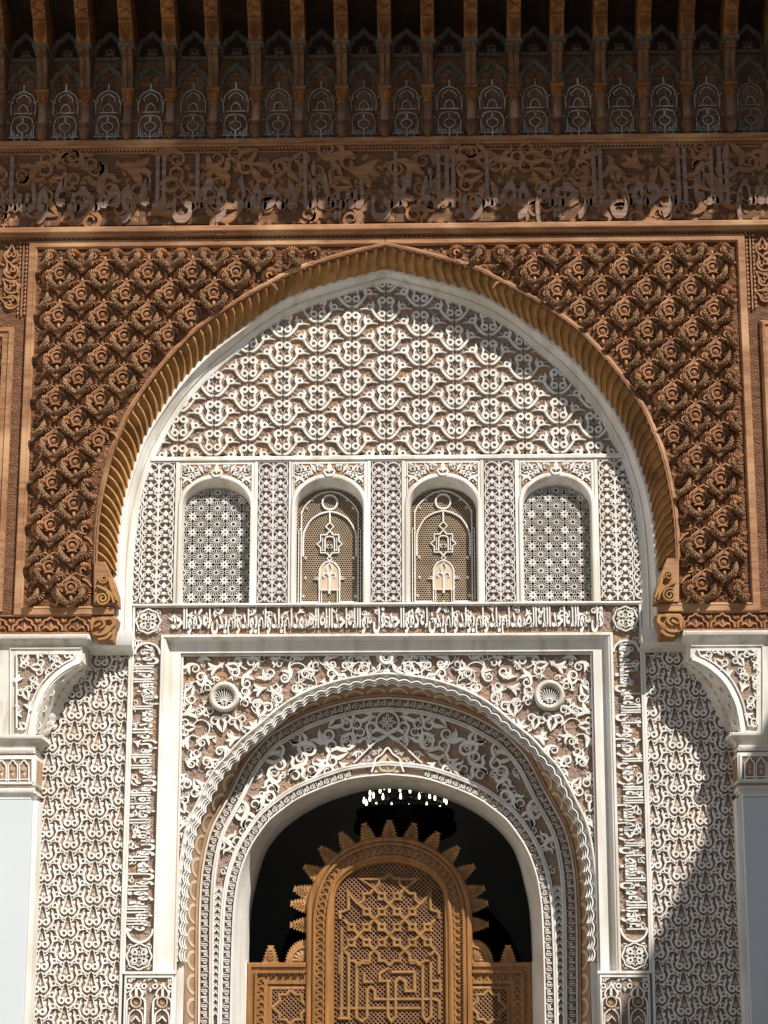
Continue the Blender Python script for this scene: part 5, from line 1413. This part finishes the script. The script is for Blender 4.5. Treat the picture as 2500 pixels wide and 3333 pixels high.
    mb = MB(); mb.loft([C3(resample(M(arcs, YB), 41), YB+.02), C3(lerpc(A1, back, .5), YB+.17), C3(back, .03)]); mb.build("arch_backing", "rose_line", B)
    mb = MB(); mb.loft([[(p[0], YB+.01, p[1]) for p in M([(274, 2100), (274, 2148)], YB)], [(p[0], .03, p[1]) for p in M([(300, 2100), (300, 2172)], 0)]]); mb.build("bracket_cheek", "plaster_aged", B)
    # scalloped edge on the recess
    mb = MB(); bk = resample(back, 9); L_ = []
    for a, b_ in zip(bk, bk[1:]):
        for j in range(6):
            u = j/6; nx, nz = b_[1]-a[1], -(b_[0]-a[0]); l = math.hypot(nx, nz); d = .022*math.sin(math.pi*u)*(1 if s < 0 else -1)
            L_.append((a[0]+(b_[0]-a[0])*u+nx/l*d, a[1]+(b_[1]-a[1])*u+nz/l*d))
    mb.ribbon(L_, .03, .03, .0, sm=False); mb.build("scalloped_edge", "plaster", B)
    # ---------------- capital
    Cc = thing("pillar_capital", "square stucco capital with lattice bands and twin arches on the %s pillar" % nm, "capital")
    def blk(y0, y1, xp, Y, nmx, mt="plaster"):
        MB().box(*sorted((s*lx(xp, y0, Y), s*XEND)), Y, .03, zz(y1, Y), zz(y0, Y)).build(nmx, mt, Cc)
    blk(2388, 2400, 146, YB-.04, "abacus")
    mb = MB(); mb.sm = True; rows = []
    for t, y, px_ in ((0, YB-.038, 145), (.25, YB-.026, 136), (.6, YB-.004, 126), (1, YB+.004, 122)):
        z = zz(2400+30*t, y); xe = lx(px_, 2410, y); rows.append([(s*XEND, y, z), (s*xe, y, z), (s*xe, .03, z)])
    mb.loft(rows); mb.build("cavetto", "plaster_aged", Cc)
    blk(2430, 2447, 119, YB-.006, "upper_band"); blk(2447, 2453, 124, YB+.004, "hatched_strip", "stucco_ground"); blk(2453, 2552, 123, YB+.006, "panel_block", "plaster")
    blk(2552, 2561, 124, YB+.004, "hatched_strip", "stucco_ground"); blk(2561, 2577, 119, YB-.006, "lower_band"); blk(2577, 2584, 113, YB+.008, "neck"); blk(2584, 2596, 106, YB+.018, "neck")
    Bk = B; B = Cc
    lattice_strip(2398, 2390, YB-.04, 144); lattice_strip(2443, 2434, YB-.006, 117); lattice_strip(2574, 2565, YB-.006, 117)
    B = Bk
    Yc = YB+.006; gx = lambda px_, py_: (s*lx(px_, py_, Yc), zz(py_, Yc))
    MB().poly([gx(14, 2540), gx(14, 2465), gx(112, 2465), gx(112, 2540)], Yc+.01, Yc-.003).build("panel_ground", "stucco_ground", Cc)
    MB().sweep([gx(112, 2542), gx(112, 2463), gx(-60, 2463)], [(-.01, Yc), (-.01, Yc-.014), (.01, Yc-.014), (.01, Yc)]).build("panel_fillet", "stucco", Cc)
    MB().sweep([gx(112, 2544), gx(-60, 2544)], [(-.01, Yc), (-.01, Yc-.014), (.01, Yc-.014), (.01, Yc)]).build("panel_fillet", "stucco", Cc)
    for c_ in (47, 84, 10, -27):
        mb = MB(); g = lambda pts: [gx(c_+a, b_) for a, b_ in pts]
        mb.ribbon(g([(-15, 2540), (-15, 2490), (-9, 2482), (0, 2470), (9, 2482), (15, 2490), (15, 2540)]), .012, .016, Yc-.003); mb.ribbon(g([(-18, 2533), (18, 2533)]), .012, .014, Yc-.003, sm=False)
        mb.build("little_arch", "stucco", Cc)
        MB().poly(g([(-11, 2528), (-11, 2495), (0, 2480), (11, 2495), (11, 2528)]), Yc, Yc-.006).build("arch_field", "ochre_band", Cc)
        mb = MB(); q = gx(c_, 2500); mb.ring(q[0], q[1], .012, .010, .012, Yc-.006, 10); mb.leaf(q[0], q[1]-.07, math.pi/2, .05, .03, .012, Yc-.006); mb.build("palmette", "ochre_light", Cc)
    # carved cheek of the capital
    xs2 = lx(123, 2500, Yc)
    mb = MB()
    for j in range(5):
        y_ = YB+.05+j*.07; mb.box(*sorted((s*(xs2-.006), s*(xs2+.01))), y_, y_+.03, zz(2540, Yc), zz(2468, Yc))
    mb.build("cheek_carving", "ochre_band", Cc)
    # ---------------- pillar
    Pl = thing("pillar", "plain pale painted square pillar at the %s edge of the photo" % nm, "pillar")
    xe = lx(100, 2800, YB+.02)
    MB().poly([(s*a, c) for a, c in rect(xe, XEND, 0, zz(2596, YB+.02))], .05, YB+.02, .012).build("shaft", "pillar_paint", Pl)
    MB().box(*sorted((s*(xe-.045), s*(xe+.02))), YB+.10, .05, 0, zz(2602, YB+.1)).build("corner_strip", "plaster", Pl)
    # ---------------- twin-niche panel at the foot of the script band
    Nn = thing("twin_niche_panel", "square white stucco panel of twin rosette niches below the %s script band" % nm, "stucco panel")
    xi, xo_ = hw(688, 3250, 0), XO+.004; zt2, zb2 = ZIB, 1.35
    MB().poly([(s*a, c) for a, c in rect(xi, xo_, 0.0, zt2)], .10, .012).build("panel_face", "plaster", Nn)
    MB().poly([(s*a, c) for a, c in rect(xi+.03, xo_-.02, zb2, zt2-.045)], .05, .004).build("panel_ground", "stucco_ground", Nn)
    MB().sweep([(s*a, c) for a, c in ((xi+.03, zb2), (xi+.03, zt2-.045), (xo_-.02, zt2-.045), (xo_-.02, zb2))], [(-.004, .02), (-.004, -.022), (.012, -.022), (.014, .012)] if s > 0 else [(.004, .02), (.004, -.022), (-.012, -.022), (-.014, .012)]).build("panel_fillet", "plaster", Nn)
    mb = MB().box(*sorted((s*(xi-.002), s*(xo_+.02))), -.016, .03, zt2-.016, zt2+.006); mb.build("cap_fillet", "plaster", Nn)
    u = MM/4.885; wmid = (xi+xo_)/2
    keepn = lambda x, z: xi+.034 < abs(x) < xo_-.024 and zb2 < z < zt2-.05
    for d in (-1, 1):
        cx_ = wmid+d*hw(43, 3250, 0); zc = zz(2880+1860/4.885, 0)
        mb = MB()
        for t in (-1, 1):
            g = lambda pts: [(s*cx_+t*a*u, zc-b_*u) for a, b_ in pts]
            mb.ribbon(g([(0, -290), (20, -230), (70, -180), (100, -110), (80, -70), (140, 10), (140, 400)]), [20*u]+[28*u]*6, .03, .004)
            mb.ribbon(g([(10, -210), (10, -90)]), 22*u, .026, .004, sm=False)
            mb.ribbon(g([(10, 110), (70, 150), (110, 230), (115, 400)]), 22*u, .026, .004)
            mb.ribbon(g([(0, 220), (40, 270), (70, 300)]), 20*u, .026, .004); mb.leaf(s*cx_+t*90*u, zc+290*u, math.pi/2-t*.7, 100*u, 50*u, .026, .004)
            mb.ring(s*cx_+t*120*u, zc+240*u, 34*u, 26*u, .026, .004, 10); mb.blob(s*cx_+t*105*u, zc-100*u, 22*u, .026, .004, 4)
        mb.build("niche_arch", "stucco", Nn)
        mb = MB(); mb.ring(s*cx_, zc, 80*u, 22*u, .032, .004, 20)
        for i in range(8): mb.leaf(s*cx_, zc, i*math.pi/4, 66*u, 26*u, .02, .004)
        mb.build("rosette", "ochre_light", Nn)
    fill_scrolls(Nn, keepn, s*xo_ if s < 0 else xi, s*xi if s < 0 else xo_, zz(3230, 0), zt2-.05, .06, .085, .004, 900, pack=.5, seed=91, keep=keepn, meshes=SL, nm="vine_leaf")
    MB().poly([(s*a, c) for a, c in rect(hw(663, 3200, .2), xi+.01, 0.0, zz(3128, .16))], .24, .17).build("jamb_face", "plaster", Nn)

# ================================================================== the wooden door screen
YR = YD+.02
mD = (at(1270+100, 2950, YR)[0]-at(1270, 2950, YR)[0])/100/1.693
def dx(a): return (a-828)*mD
def dz(b_): return zz(2520+b_/1.693, YR)
def D(pts): return [(dx(a), dz(b_)) for a, b_ in pts]
DR = thing("wooden_door_screen", "golden carved cedar door screen with arched lattice panel and spiky cresting", "door")
def darch(hx, top, spring, n=40, bot=0.05):
    zt, zs = dz(top), dz(spring); x = hx*mD
    return [(-x, bot)]+[(-x*math.cos(math.pi*i/n), zs+(zt-zs)*math.sin(math.pi*i/n)) for i in range(n+1)]+[(x, bot)]
DO, DI = darch(456, 342, 762), darch(300, 492, 700)
DO, DI = resample(DO, 161), resample(DI, 161)
rows = []
for t, y in ((-.02, .10), (0, .10), (0, .0), (.03, -.02), (.10, -.03), (.17, -.028), (.20, -.012), (.24, -.012), (.27, -.022), (.31, -.022), (.34, .004), (.38, .012), (.62, .012), (.66, .002), (.69, -.016),
             (.76, -.02), (.82, -.012), (.85, .004), (.93, .010), (.96, .03), (1.0, .06), (1.0, .09)):
    rows.append(C3(lerpc(DO, DI, t), YR+y))
MB().loft(rows).build("arch_frame", "door_wood", DR)
def crescent():
    mb = MB(); u = .0054
    mb.ribbon([(-6*u, -5*u), (2*u, -6*u), (6*u, 0), (2*u, 6*u), (-3*u, 4*u), (-2*u, 0)], [2*u, 4.5*u, 5*u, 4*u, 3*u, 2.5*u], .016, n=3)
    mb.blob(-5*u, 3*u, 2*u, .012, n=6)
    return mb.mesh("leaf_curl")
M_CR = crescent()
band = lerpc(DO, DI, .50)
along("leaf_curl", M_CR, "door_wood", DR, band, YR+.012, .066, zmin=dz(1420), flip=0)
def rope(mb, C_, w_, Y, pitch):
    n = int(length(C_)/pitch); Q = resample(C_, n+1); N_ = normals(Q)
    for (p, q, nn) in zip(Q, Q[1:], N_):
        mb.ribbon([(p[0]-nn[0]*w_, p[1]-nn[1]*w_), (q[0]+nn[0]*w_, q[1]+nn[1]*w_)], pitch*.8, .012, Y, sm=False)
mb = MB(); rope(mb, [p for p in lerpc(DO, DI, .29) if p[1] > dz(1420)], .012, YR-.020, .026); mb.build("rope_moulding", "door_wood", DR, stuff=True)
def lattice(region, x0, x1, z0, z1, Y, name, parent):
    mb = MB(); p = 12.1*mD*1.414; w_ = p*.52
    span = (x1-x0)+(z1-z0)
    for sgn in (-1, 1):
        k = -int(span/p)-1
        while k*p < span:
            c = k*p; run = []; t = x0
            step = p/6
            while t <= x1:
                z = (z0+(t-x0)*sgn+c) if sgn > 0 else (z1-(t-x0)-c+0)
                if z0 <= z <= z1 and region(t, z): run.append((t, z))
                elif run:
                    if len(run) > 2: mb.ribbon([run[0], run[-1]], w_, .018, Y+(.004 if sgn > 0 else .0), sm=False, top=.5)
                    run = []
                t += step
            if len(run) > 2: mb.ribbon([run[0], run[-1]], w_, .018, Y+(.004 if sgn > 0 else .0), sm=False, top=.5)
            k += 1.414*1.0
    mb.build(name, "door_lattice", parent, stuff=True)
ind = lambda x, z: inside(DI, x, z)
lattice(ind, -.56, .56, dz(1420), dz(488), YR+.065, "lattice", DR)
MB().poly(offset(DI, .02), YR+.16, YR+.11).build("lattice_shade_sheet", "painted_dark", DR)  # near-black sheet painting the darkness seen through the lattice holes
# strapwork of the central panel
W_ = 19*mD
segs = []
for i, j in ((0, 1), (-1, 2), (1, 2), (0, 3), (-2, 3), (2, 3), (-1, 4), (1, 4), (0, 5), (-2, 5), (2, 5), (-3, 4), (3, 4)):
    cx_, cy_ = 828+84*i, 545+85*j
    for sx in (-1, 1):
        for sy in (-1, 1):
            if i == -3 and sx < 0 or i == 3 and sx > 0: continue
            if (i, j) in ((-2, 3), (2, 3)) and sy < 0 and sx*i > 0: continue
            segs.append([(cx_, cy_+sy*85), (cx_+sx*26, cy_+sy*58), (cx_+sx*58, cy_+sy*58), (cx_+sx*58, cy_+sy*26), (cx_+sx*84, cy_)])
for s in (-1, 1):
    q = lambda pts: [(828+s*(a-828), b_) for a, b_ in pts]
    segs += [q([(908, 630), (985, 577), (886, 577)]), q([(1000, 715), (1055, 655), (1055, 745)]), q([(1055, 745), (1100, 760), (1100, 795)]), q([(1080, 975), (1100, 1000), (1100, 1100)])]
segs += [[(565, 840), (565, 1345)], [(605, 1000), (605, 1345), (548, 1345)], [(548, 1290), (1000, 1290)], [(648, 1290), (648, 1040), (720, 1040)], [(828, 1065), (775, 1100), (775, 1140), (838, 1140)],
         [(648, 1240), (648, 1340), (680, 1362), (706, 1340), (706, 1190), (725, 1172), (748, 1190), (748, 1240), (1075, 1240), (1100, 1250)], [(690, 1090), (690, 1145), (740, 1145)],
         [(820, 1140), (820, 1335), (840, 1362), (862, 1335), (862, 1145), (885, 1122), (915, 1145), (915, 1195), (965, 1195), (965, 1090), (840, 1090)],
         [(1010, 1040), (1010, 1335), (1030, 1362), (1055, 1335), (1055, 1000)], [(940, 1040), (1010, 1040)], [(1055, 1140), (1105, 1140), (1105, 1195), (1060, 1195)], [(1100, 1240), (1100, 1350)]]
for si, pts in enumerate(segs):
    mb = MB(); jit = (si % 7)*.0011
    P = D(pts)
    for (w2, hh, yb) in ((W_, .022+jit, YR+.06), (W_*.42, .030+jit, YR+.06)):
        # mitred strap
        n = len(P); prof = [(-w2/2, yb), (-w2/2*.9, yb-hh), (w2/2*.9, yb-hh), (w2/2, yb)]
        if math.hypot(P[0][0]-P[-1][0], P[0][1]-P[-1][1]) > 1e-6: mb.sweep(P, prof)
    mb.build("strap", "door_strap", DR)
# side wings
for s, nm in ((-1, "left"), (1, "right")):
    q = lambda pts: [(s*(a-828)*-mD if False else s*abs(a-828)*mD, dz(b_)) for a, b_ in pts]
    x0, x1 = 456*mD, 780*mD; zt = dz(1037)
    MB().poly([(s*a, c) for a, c in rect(x0-.01, x1, 0.05, zt)], YR+.14, YR+.035).build("wing_board", "door_wood", DR)
    path = [(s*x1, .05), (s*x1, zt), (s*(x0+.0), zt)]
    k = 1 if s > 0 else -1
    prof = [(0, YR+.10), (0, YR-.012), (.008, YR-.022), (.040, YR-.026), (.046, YR-.010), (.075, YR-.006), (.080, YR-.018), (.098, YR-.018), (.104, YR+.006), (.112, YR+.012), (.165, YR+.012), (.172, YR-.004), (.195, YR-.006), (.205, YR+.014), (.225, YR+.030), (.232, YR+.04)]
    MB().sweep(path, [(a*k, b_) for a, b_ in prof]).build("wing_frame", "door_wood", DR)
    mb = MB(); rope(mb, [(s*(x1-.088), dz(1420)), (s*(x1-.088), zt-.088)], .010, YR-.016, .026); rope(mb, [(s*(x1-.088), zt-.088), (s*x0, zt-.088)], .010, YR-.016, .026); mb.build("rope_moulding", "door_wood", DR, stuff=True)
    along("leaf_curl", M_CR, "door_wood", DR, [(s*(x1-.139), dz(1420)), (s*(x1-.139), zt-.139)], YR+.012, .066); along("leaf_curl", M_CR, "door_wood", DR, [(s*(x1-.139), zt-.139), (s*(x0), zt-.139)], YR+.012, .066)
    xa, xb = 442*mD, 642*mD
    ztp = dz(1185)
    MB().poly([(s*a, c) for a, c in rect(xa, xb, .1, ztp)], YR+.034, YR+.030).build("lattice_shade_sheet", "painted_dark", DR)  # same painted darkness behind the wing lattice
    X0, X1 = sorted((s*xa, s*xb))
    lattice(lambda x, z: True, X0, X1, dz(1420), ztp, YR+.028, "lattice", DR)
    c_ = 540
    st = [[(c_-98, 1285), (c_-60, 1250), (c_-60, 1215), (c_-25, 1215), (c_, 1190)], [(c_, 1190), (c_+25, 1215), (c_+60, 1215), (c_+60, 1250), (c_+98, 1285)], [(c_+98, 1285), (c_+60, 1318), (c_+60, 1352), (c_+25, 1352), (c_, 1378)],
          [(c_, 1378), (c_-25, 1352), (c_-60, 1352), (c_-60, 1318), (c_-98, 1285)]]
    for si, pts in enumerate(st):
        P = [(s*a*mD, dz(b_)) for a, b_ in pts]; mb = MB(); jit = si*.0012
        for w2, hh in ((W_, .020), (W_*.42, .028)): mb.sweep(P, [(-w2/2, YR+.026), (-w2/2*.9, YR+.026-hh-jit), (w2/2*.9, YR+.026-hh-jit), (w2/2, YR+.026)])
        mb.build("strap", "door_strap", DR)
    MB().sweep([(s*xb, .1), (s*xb, ztp), (s*xa, ztp)], [(k*a, b_) for a, b_ in ((-.03, YR+.04), (-.03, YR+.012), (-.012, YR+.006), (.0, YR+.006), (.004, YR+.03))]).build("panel_fillet", "door_wood", DR)
    MB().box(*sorted((s*x1, s*(x1+.06))), YR-.02, YR+.2, 0, zt+.006).build("jamb_stop", "plaster", WALL)
# cresting
def finial_mesh():
    mb = MB(); u = mD; P = []
    prof = [(36, 0), (48, 7), (31, 14), (44, 23), (27, 30), (39, 39), (23, 46), (33, 55), (18, 62), (27, 71), (12, 78), (19, 93), (10, 93)]
    L_ = [(a*u, b_*u) for a, b_ in prof]; P = L_+[(-a, b_) for a, b_ in L_[::-1]]
    mb.poly(P, .018, -.014)
    for i in range(4):
        for s in (-1, 1): mb.leaf(0, (8+18*i)*u, math.pi/2-s*.8, (34-5*i)*u, 12*u, .014, -.014)
    mb.leaf(0, 6*u, math.pi/2, 40*u, 14*u, .014, -.014)
    return mb.mesh("finial")
M_FN = finial_mesh()
for i in range(15):
    a = math.radians(-12+(204)*i/14)
    zs = dz(762)
    if i in (0, 14): p = ((1 if i == 0 else -1)*456*mD, dz(828)); ro = 0 if i == 0 else math.pi
    elif i in (1, 13): p = ((1 if i == 1 else -1)*455*mD, dz(722)); ro = math.radians(8) if i == 1 else math.radians(172)
    else:
        th = math.radians(15+150*(i-2)/10); p = (456*mD*math.cos(th), zs+(dz(342)-zs)*math.sin(th)); ro = math.atan2(math.sin(th), math.cos(th)*.96)
    put("finial", M_FN, "finial_wood", DR, (p[0], YR+.04, p[1]), ro-math.pi/2, .98)
for s in (-1, 1):
    put("finial", M_FN, "finial_wood", DR, (s*652*mD, YR+.04, dz(1037)), 0, 1.0)
    mb = MB(); R = 118*mD; P = [(s*456*mD, dz(1037))]
    for i in range(25):
        a = math.radians(90*i/24); r_ = R*(1.0 if i % 2 else .90); P.append((s*(456*mD+r_*math.cos(a)), dz(1037)+r_*1.1*math.sin(a)))
    mb.poly(P, YR+.06, YR+.03); c_ = (s*(456*mD+.05), dz(1037)+.05)
    for i in range(5):
        a = math.radians(90*i/4); mb.leaf(s*(456*mD+.02), dz(1037)+.02, a if s > 0 else math.pi-a, R*.62, .05, .016, YR+.03)
    mb.ribbon(circle(s*456*mD, dz(1037), R*.72, 10, 0 if s > 0 else math.pi, math.pi/2), .02, .016, YR+.03, sm=False)
    mb.build("corner_fan", "finial_wood", DR)

# ================================================================== the dark hall behind and its chandelier
HL = [MB().box(-6, 6, 1.32, 11.0, 8.2, 8.4).build("hall_ceiling", "hall_plaster"), MB().box(-6.2, -6, 1.32, 11, 0, 8.4).build("hall_wall_left", "hall_plaster"),
      MB().box(6, 6.2, 1.32, 11, 0, 8.4).build("hall_wall_right", "hall_plaster"), MB().box(-6, 6, 11, 11.2, 0, 8.4).build("hall_wall_back", "painted_dark")]  # back wall coloured near-black: darkness beyond the hall arch is painted in
YH = 6.5
ha = [at(px, py, YH) for px, py in ((900, 3400), (905, 3130), (960, 2980), (1060, 2860), (1200, 2800), (1360, 2810), (1480, 2870), (1580, 2950), (1650, 3030), (1700, 3130), (1715, 3400))]
ha = [(ha[0][0], 0)]+smooth_pts(ha[1:-1], 4)+[(ha[-1][0], 0)]
HL.append(MB().poly([(-6, 0), (-6, 8.2), (6, 8.2), (6, 0)]+ha[::-1], YH+.3, YH).build("hall_arch_wall", "hall_plaster"))
for o in HL: structure(o)
CH = thing("chandelier", "large black ring chandelier with lit candle bulbs inside the dark hall", "chandelier")
YC = 5.0
def cpt(a, b_): return at(780+a/1.693, 2520+b_/1.693, YC)
cc = cpt(912, 0)[0]; mC = (at(1400, 2600, YC)[0]-at(1300, 2600, YC)[0])/100/1.693
zc = lambda b_: cpt(912, b_)[1]
mb = MB(); mb.lathe([(.5*mC*540, zc(200)), (.5*mC*545, zc(205)), (.5*mC*520, zc(300)), (.5*mC*546, zc(305)), (.5*mC*540, zc(330)), (.5*mC*360, zc(372)), (.02, zc(378))], cc, YC, 40); mb.build("drum", "iron", CH)
mb = MB()
for i in range(40):
    a = 2*math.pi*i/40; r_ = .5*mC*548; x, y = cc+r_*math.cos(a), YC+r_*math.sin(a); mb.box(x-.012, x+.012, y-.012, y+.012, zc(320), zc(268)); mb.box(x-.02, x+.02, y-.012, y+.012, zc(300), zc(288))
mb.build("gallery_spikes", "iron", CH, stuff=True)
for r_, zb_, n, zoff in ((228, 150, 14, 0), (196, 108, 10, .06), (120, 76, 6, .1)):
    rr = r_*mC; z = zc(zb_)
    mb = MB(); mb.lathe([(rr-.015, z-.12), (rr+.015, z-.12), (rr+.015, z-.09), (rr-.015, z-.09), (rr-.015, z-.12)], cc, YC, 36); mb.build("candle_ring", "iron", CH)
    for i in range(n):
        a = 2*math.pi*(i+.3)/n; x, y = cc+rr*math.cos(a), YC+rr*math.sin(a)*1.0
        b1 = MB(); b1.lathe([(.012, z-.09), (.012, z-.03)], x, y, 8); b1.build("candle", "iron", CH)
        b2 = MB(); b2.sm = True; b2.lathe([(.003, z-.035), (.010, z-.022), (.0135, z-.002), (.009, z+.026), (.001, z+.046)], x, y, 8); b2.build("bulb", "bulb_glow", CH)
mb = MB(); mb.box(cc-.015, cc+.015, YC-.015, YC+.015, zc(370), 8.2); mb.build("chain", "iron", CH)

# ================================================================== courtyard wings beside the front (their eaves shade the right side)
sl = SUN.x/-SUN.y; tl = SUN.z/-SUN.y
p1 = at(2120, 3150, 0.0)
XE = 6.9; ZEV = p1[1]+tl*(XE-p1[0])/sl
for s, nm in ((1, "right"), (-1, "left")):
    Wg = thing("courtyard_wing", "plain plastered %s wing of the courtyard with overhanging eave" % nm, "building")
    MB().box(*sorted((s*XEND, s*(XEND+.6))), -13.0, .5, 0, ZEV+.25).build("wing_wall", "plaster", Wg)
    mb = MB(); mb.loft([[(s*x, -13.0, z), (s*x, .0, z)] for x, z in ((XEND, ZEV+.02), (XE, ZEV), (XE, ZEV+.18), (XEND+.6, ZEV+.9))]); mb.build("wing_roof", "wood_eave", Wg)
# ------------------------------------------------------------------ finish
for o in COL.objects:
    if o.type == 'MESH' and not o.data.materials: o.data.materials.append(MATS["stucco"])
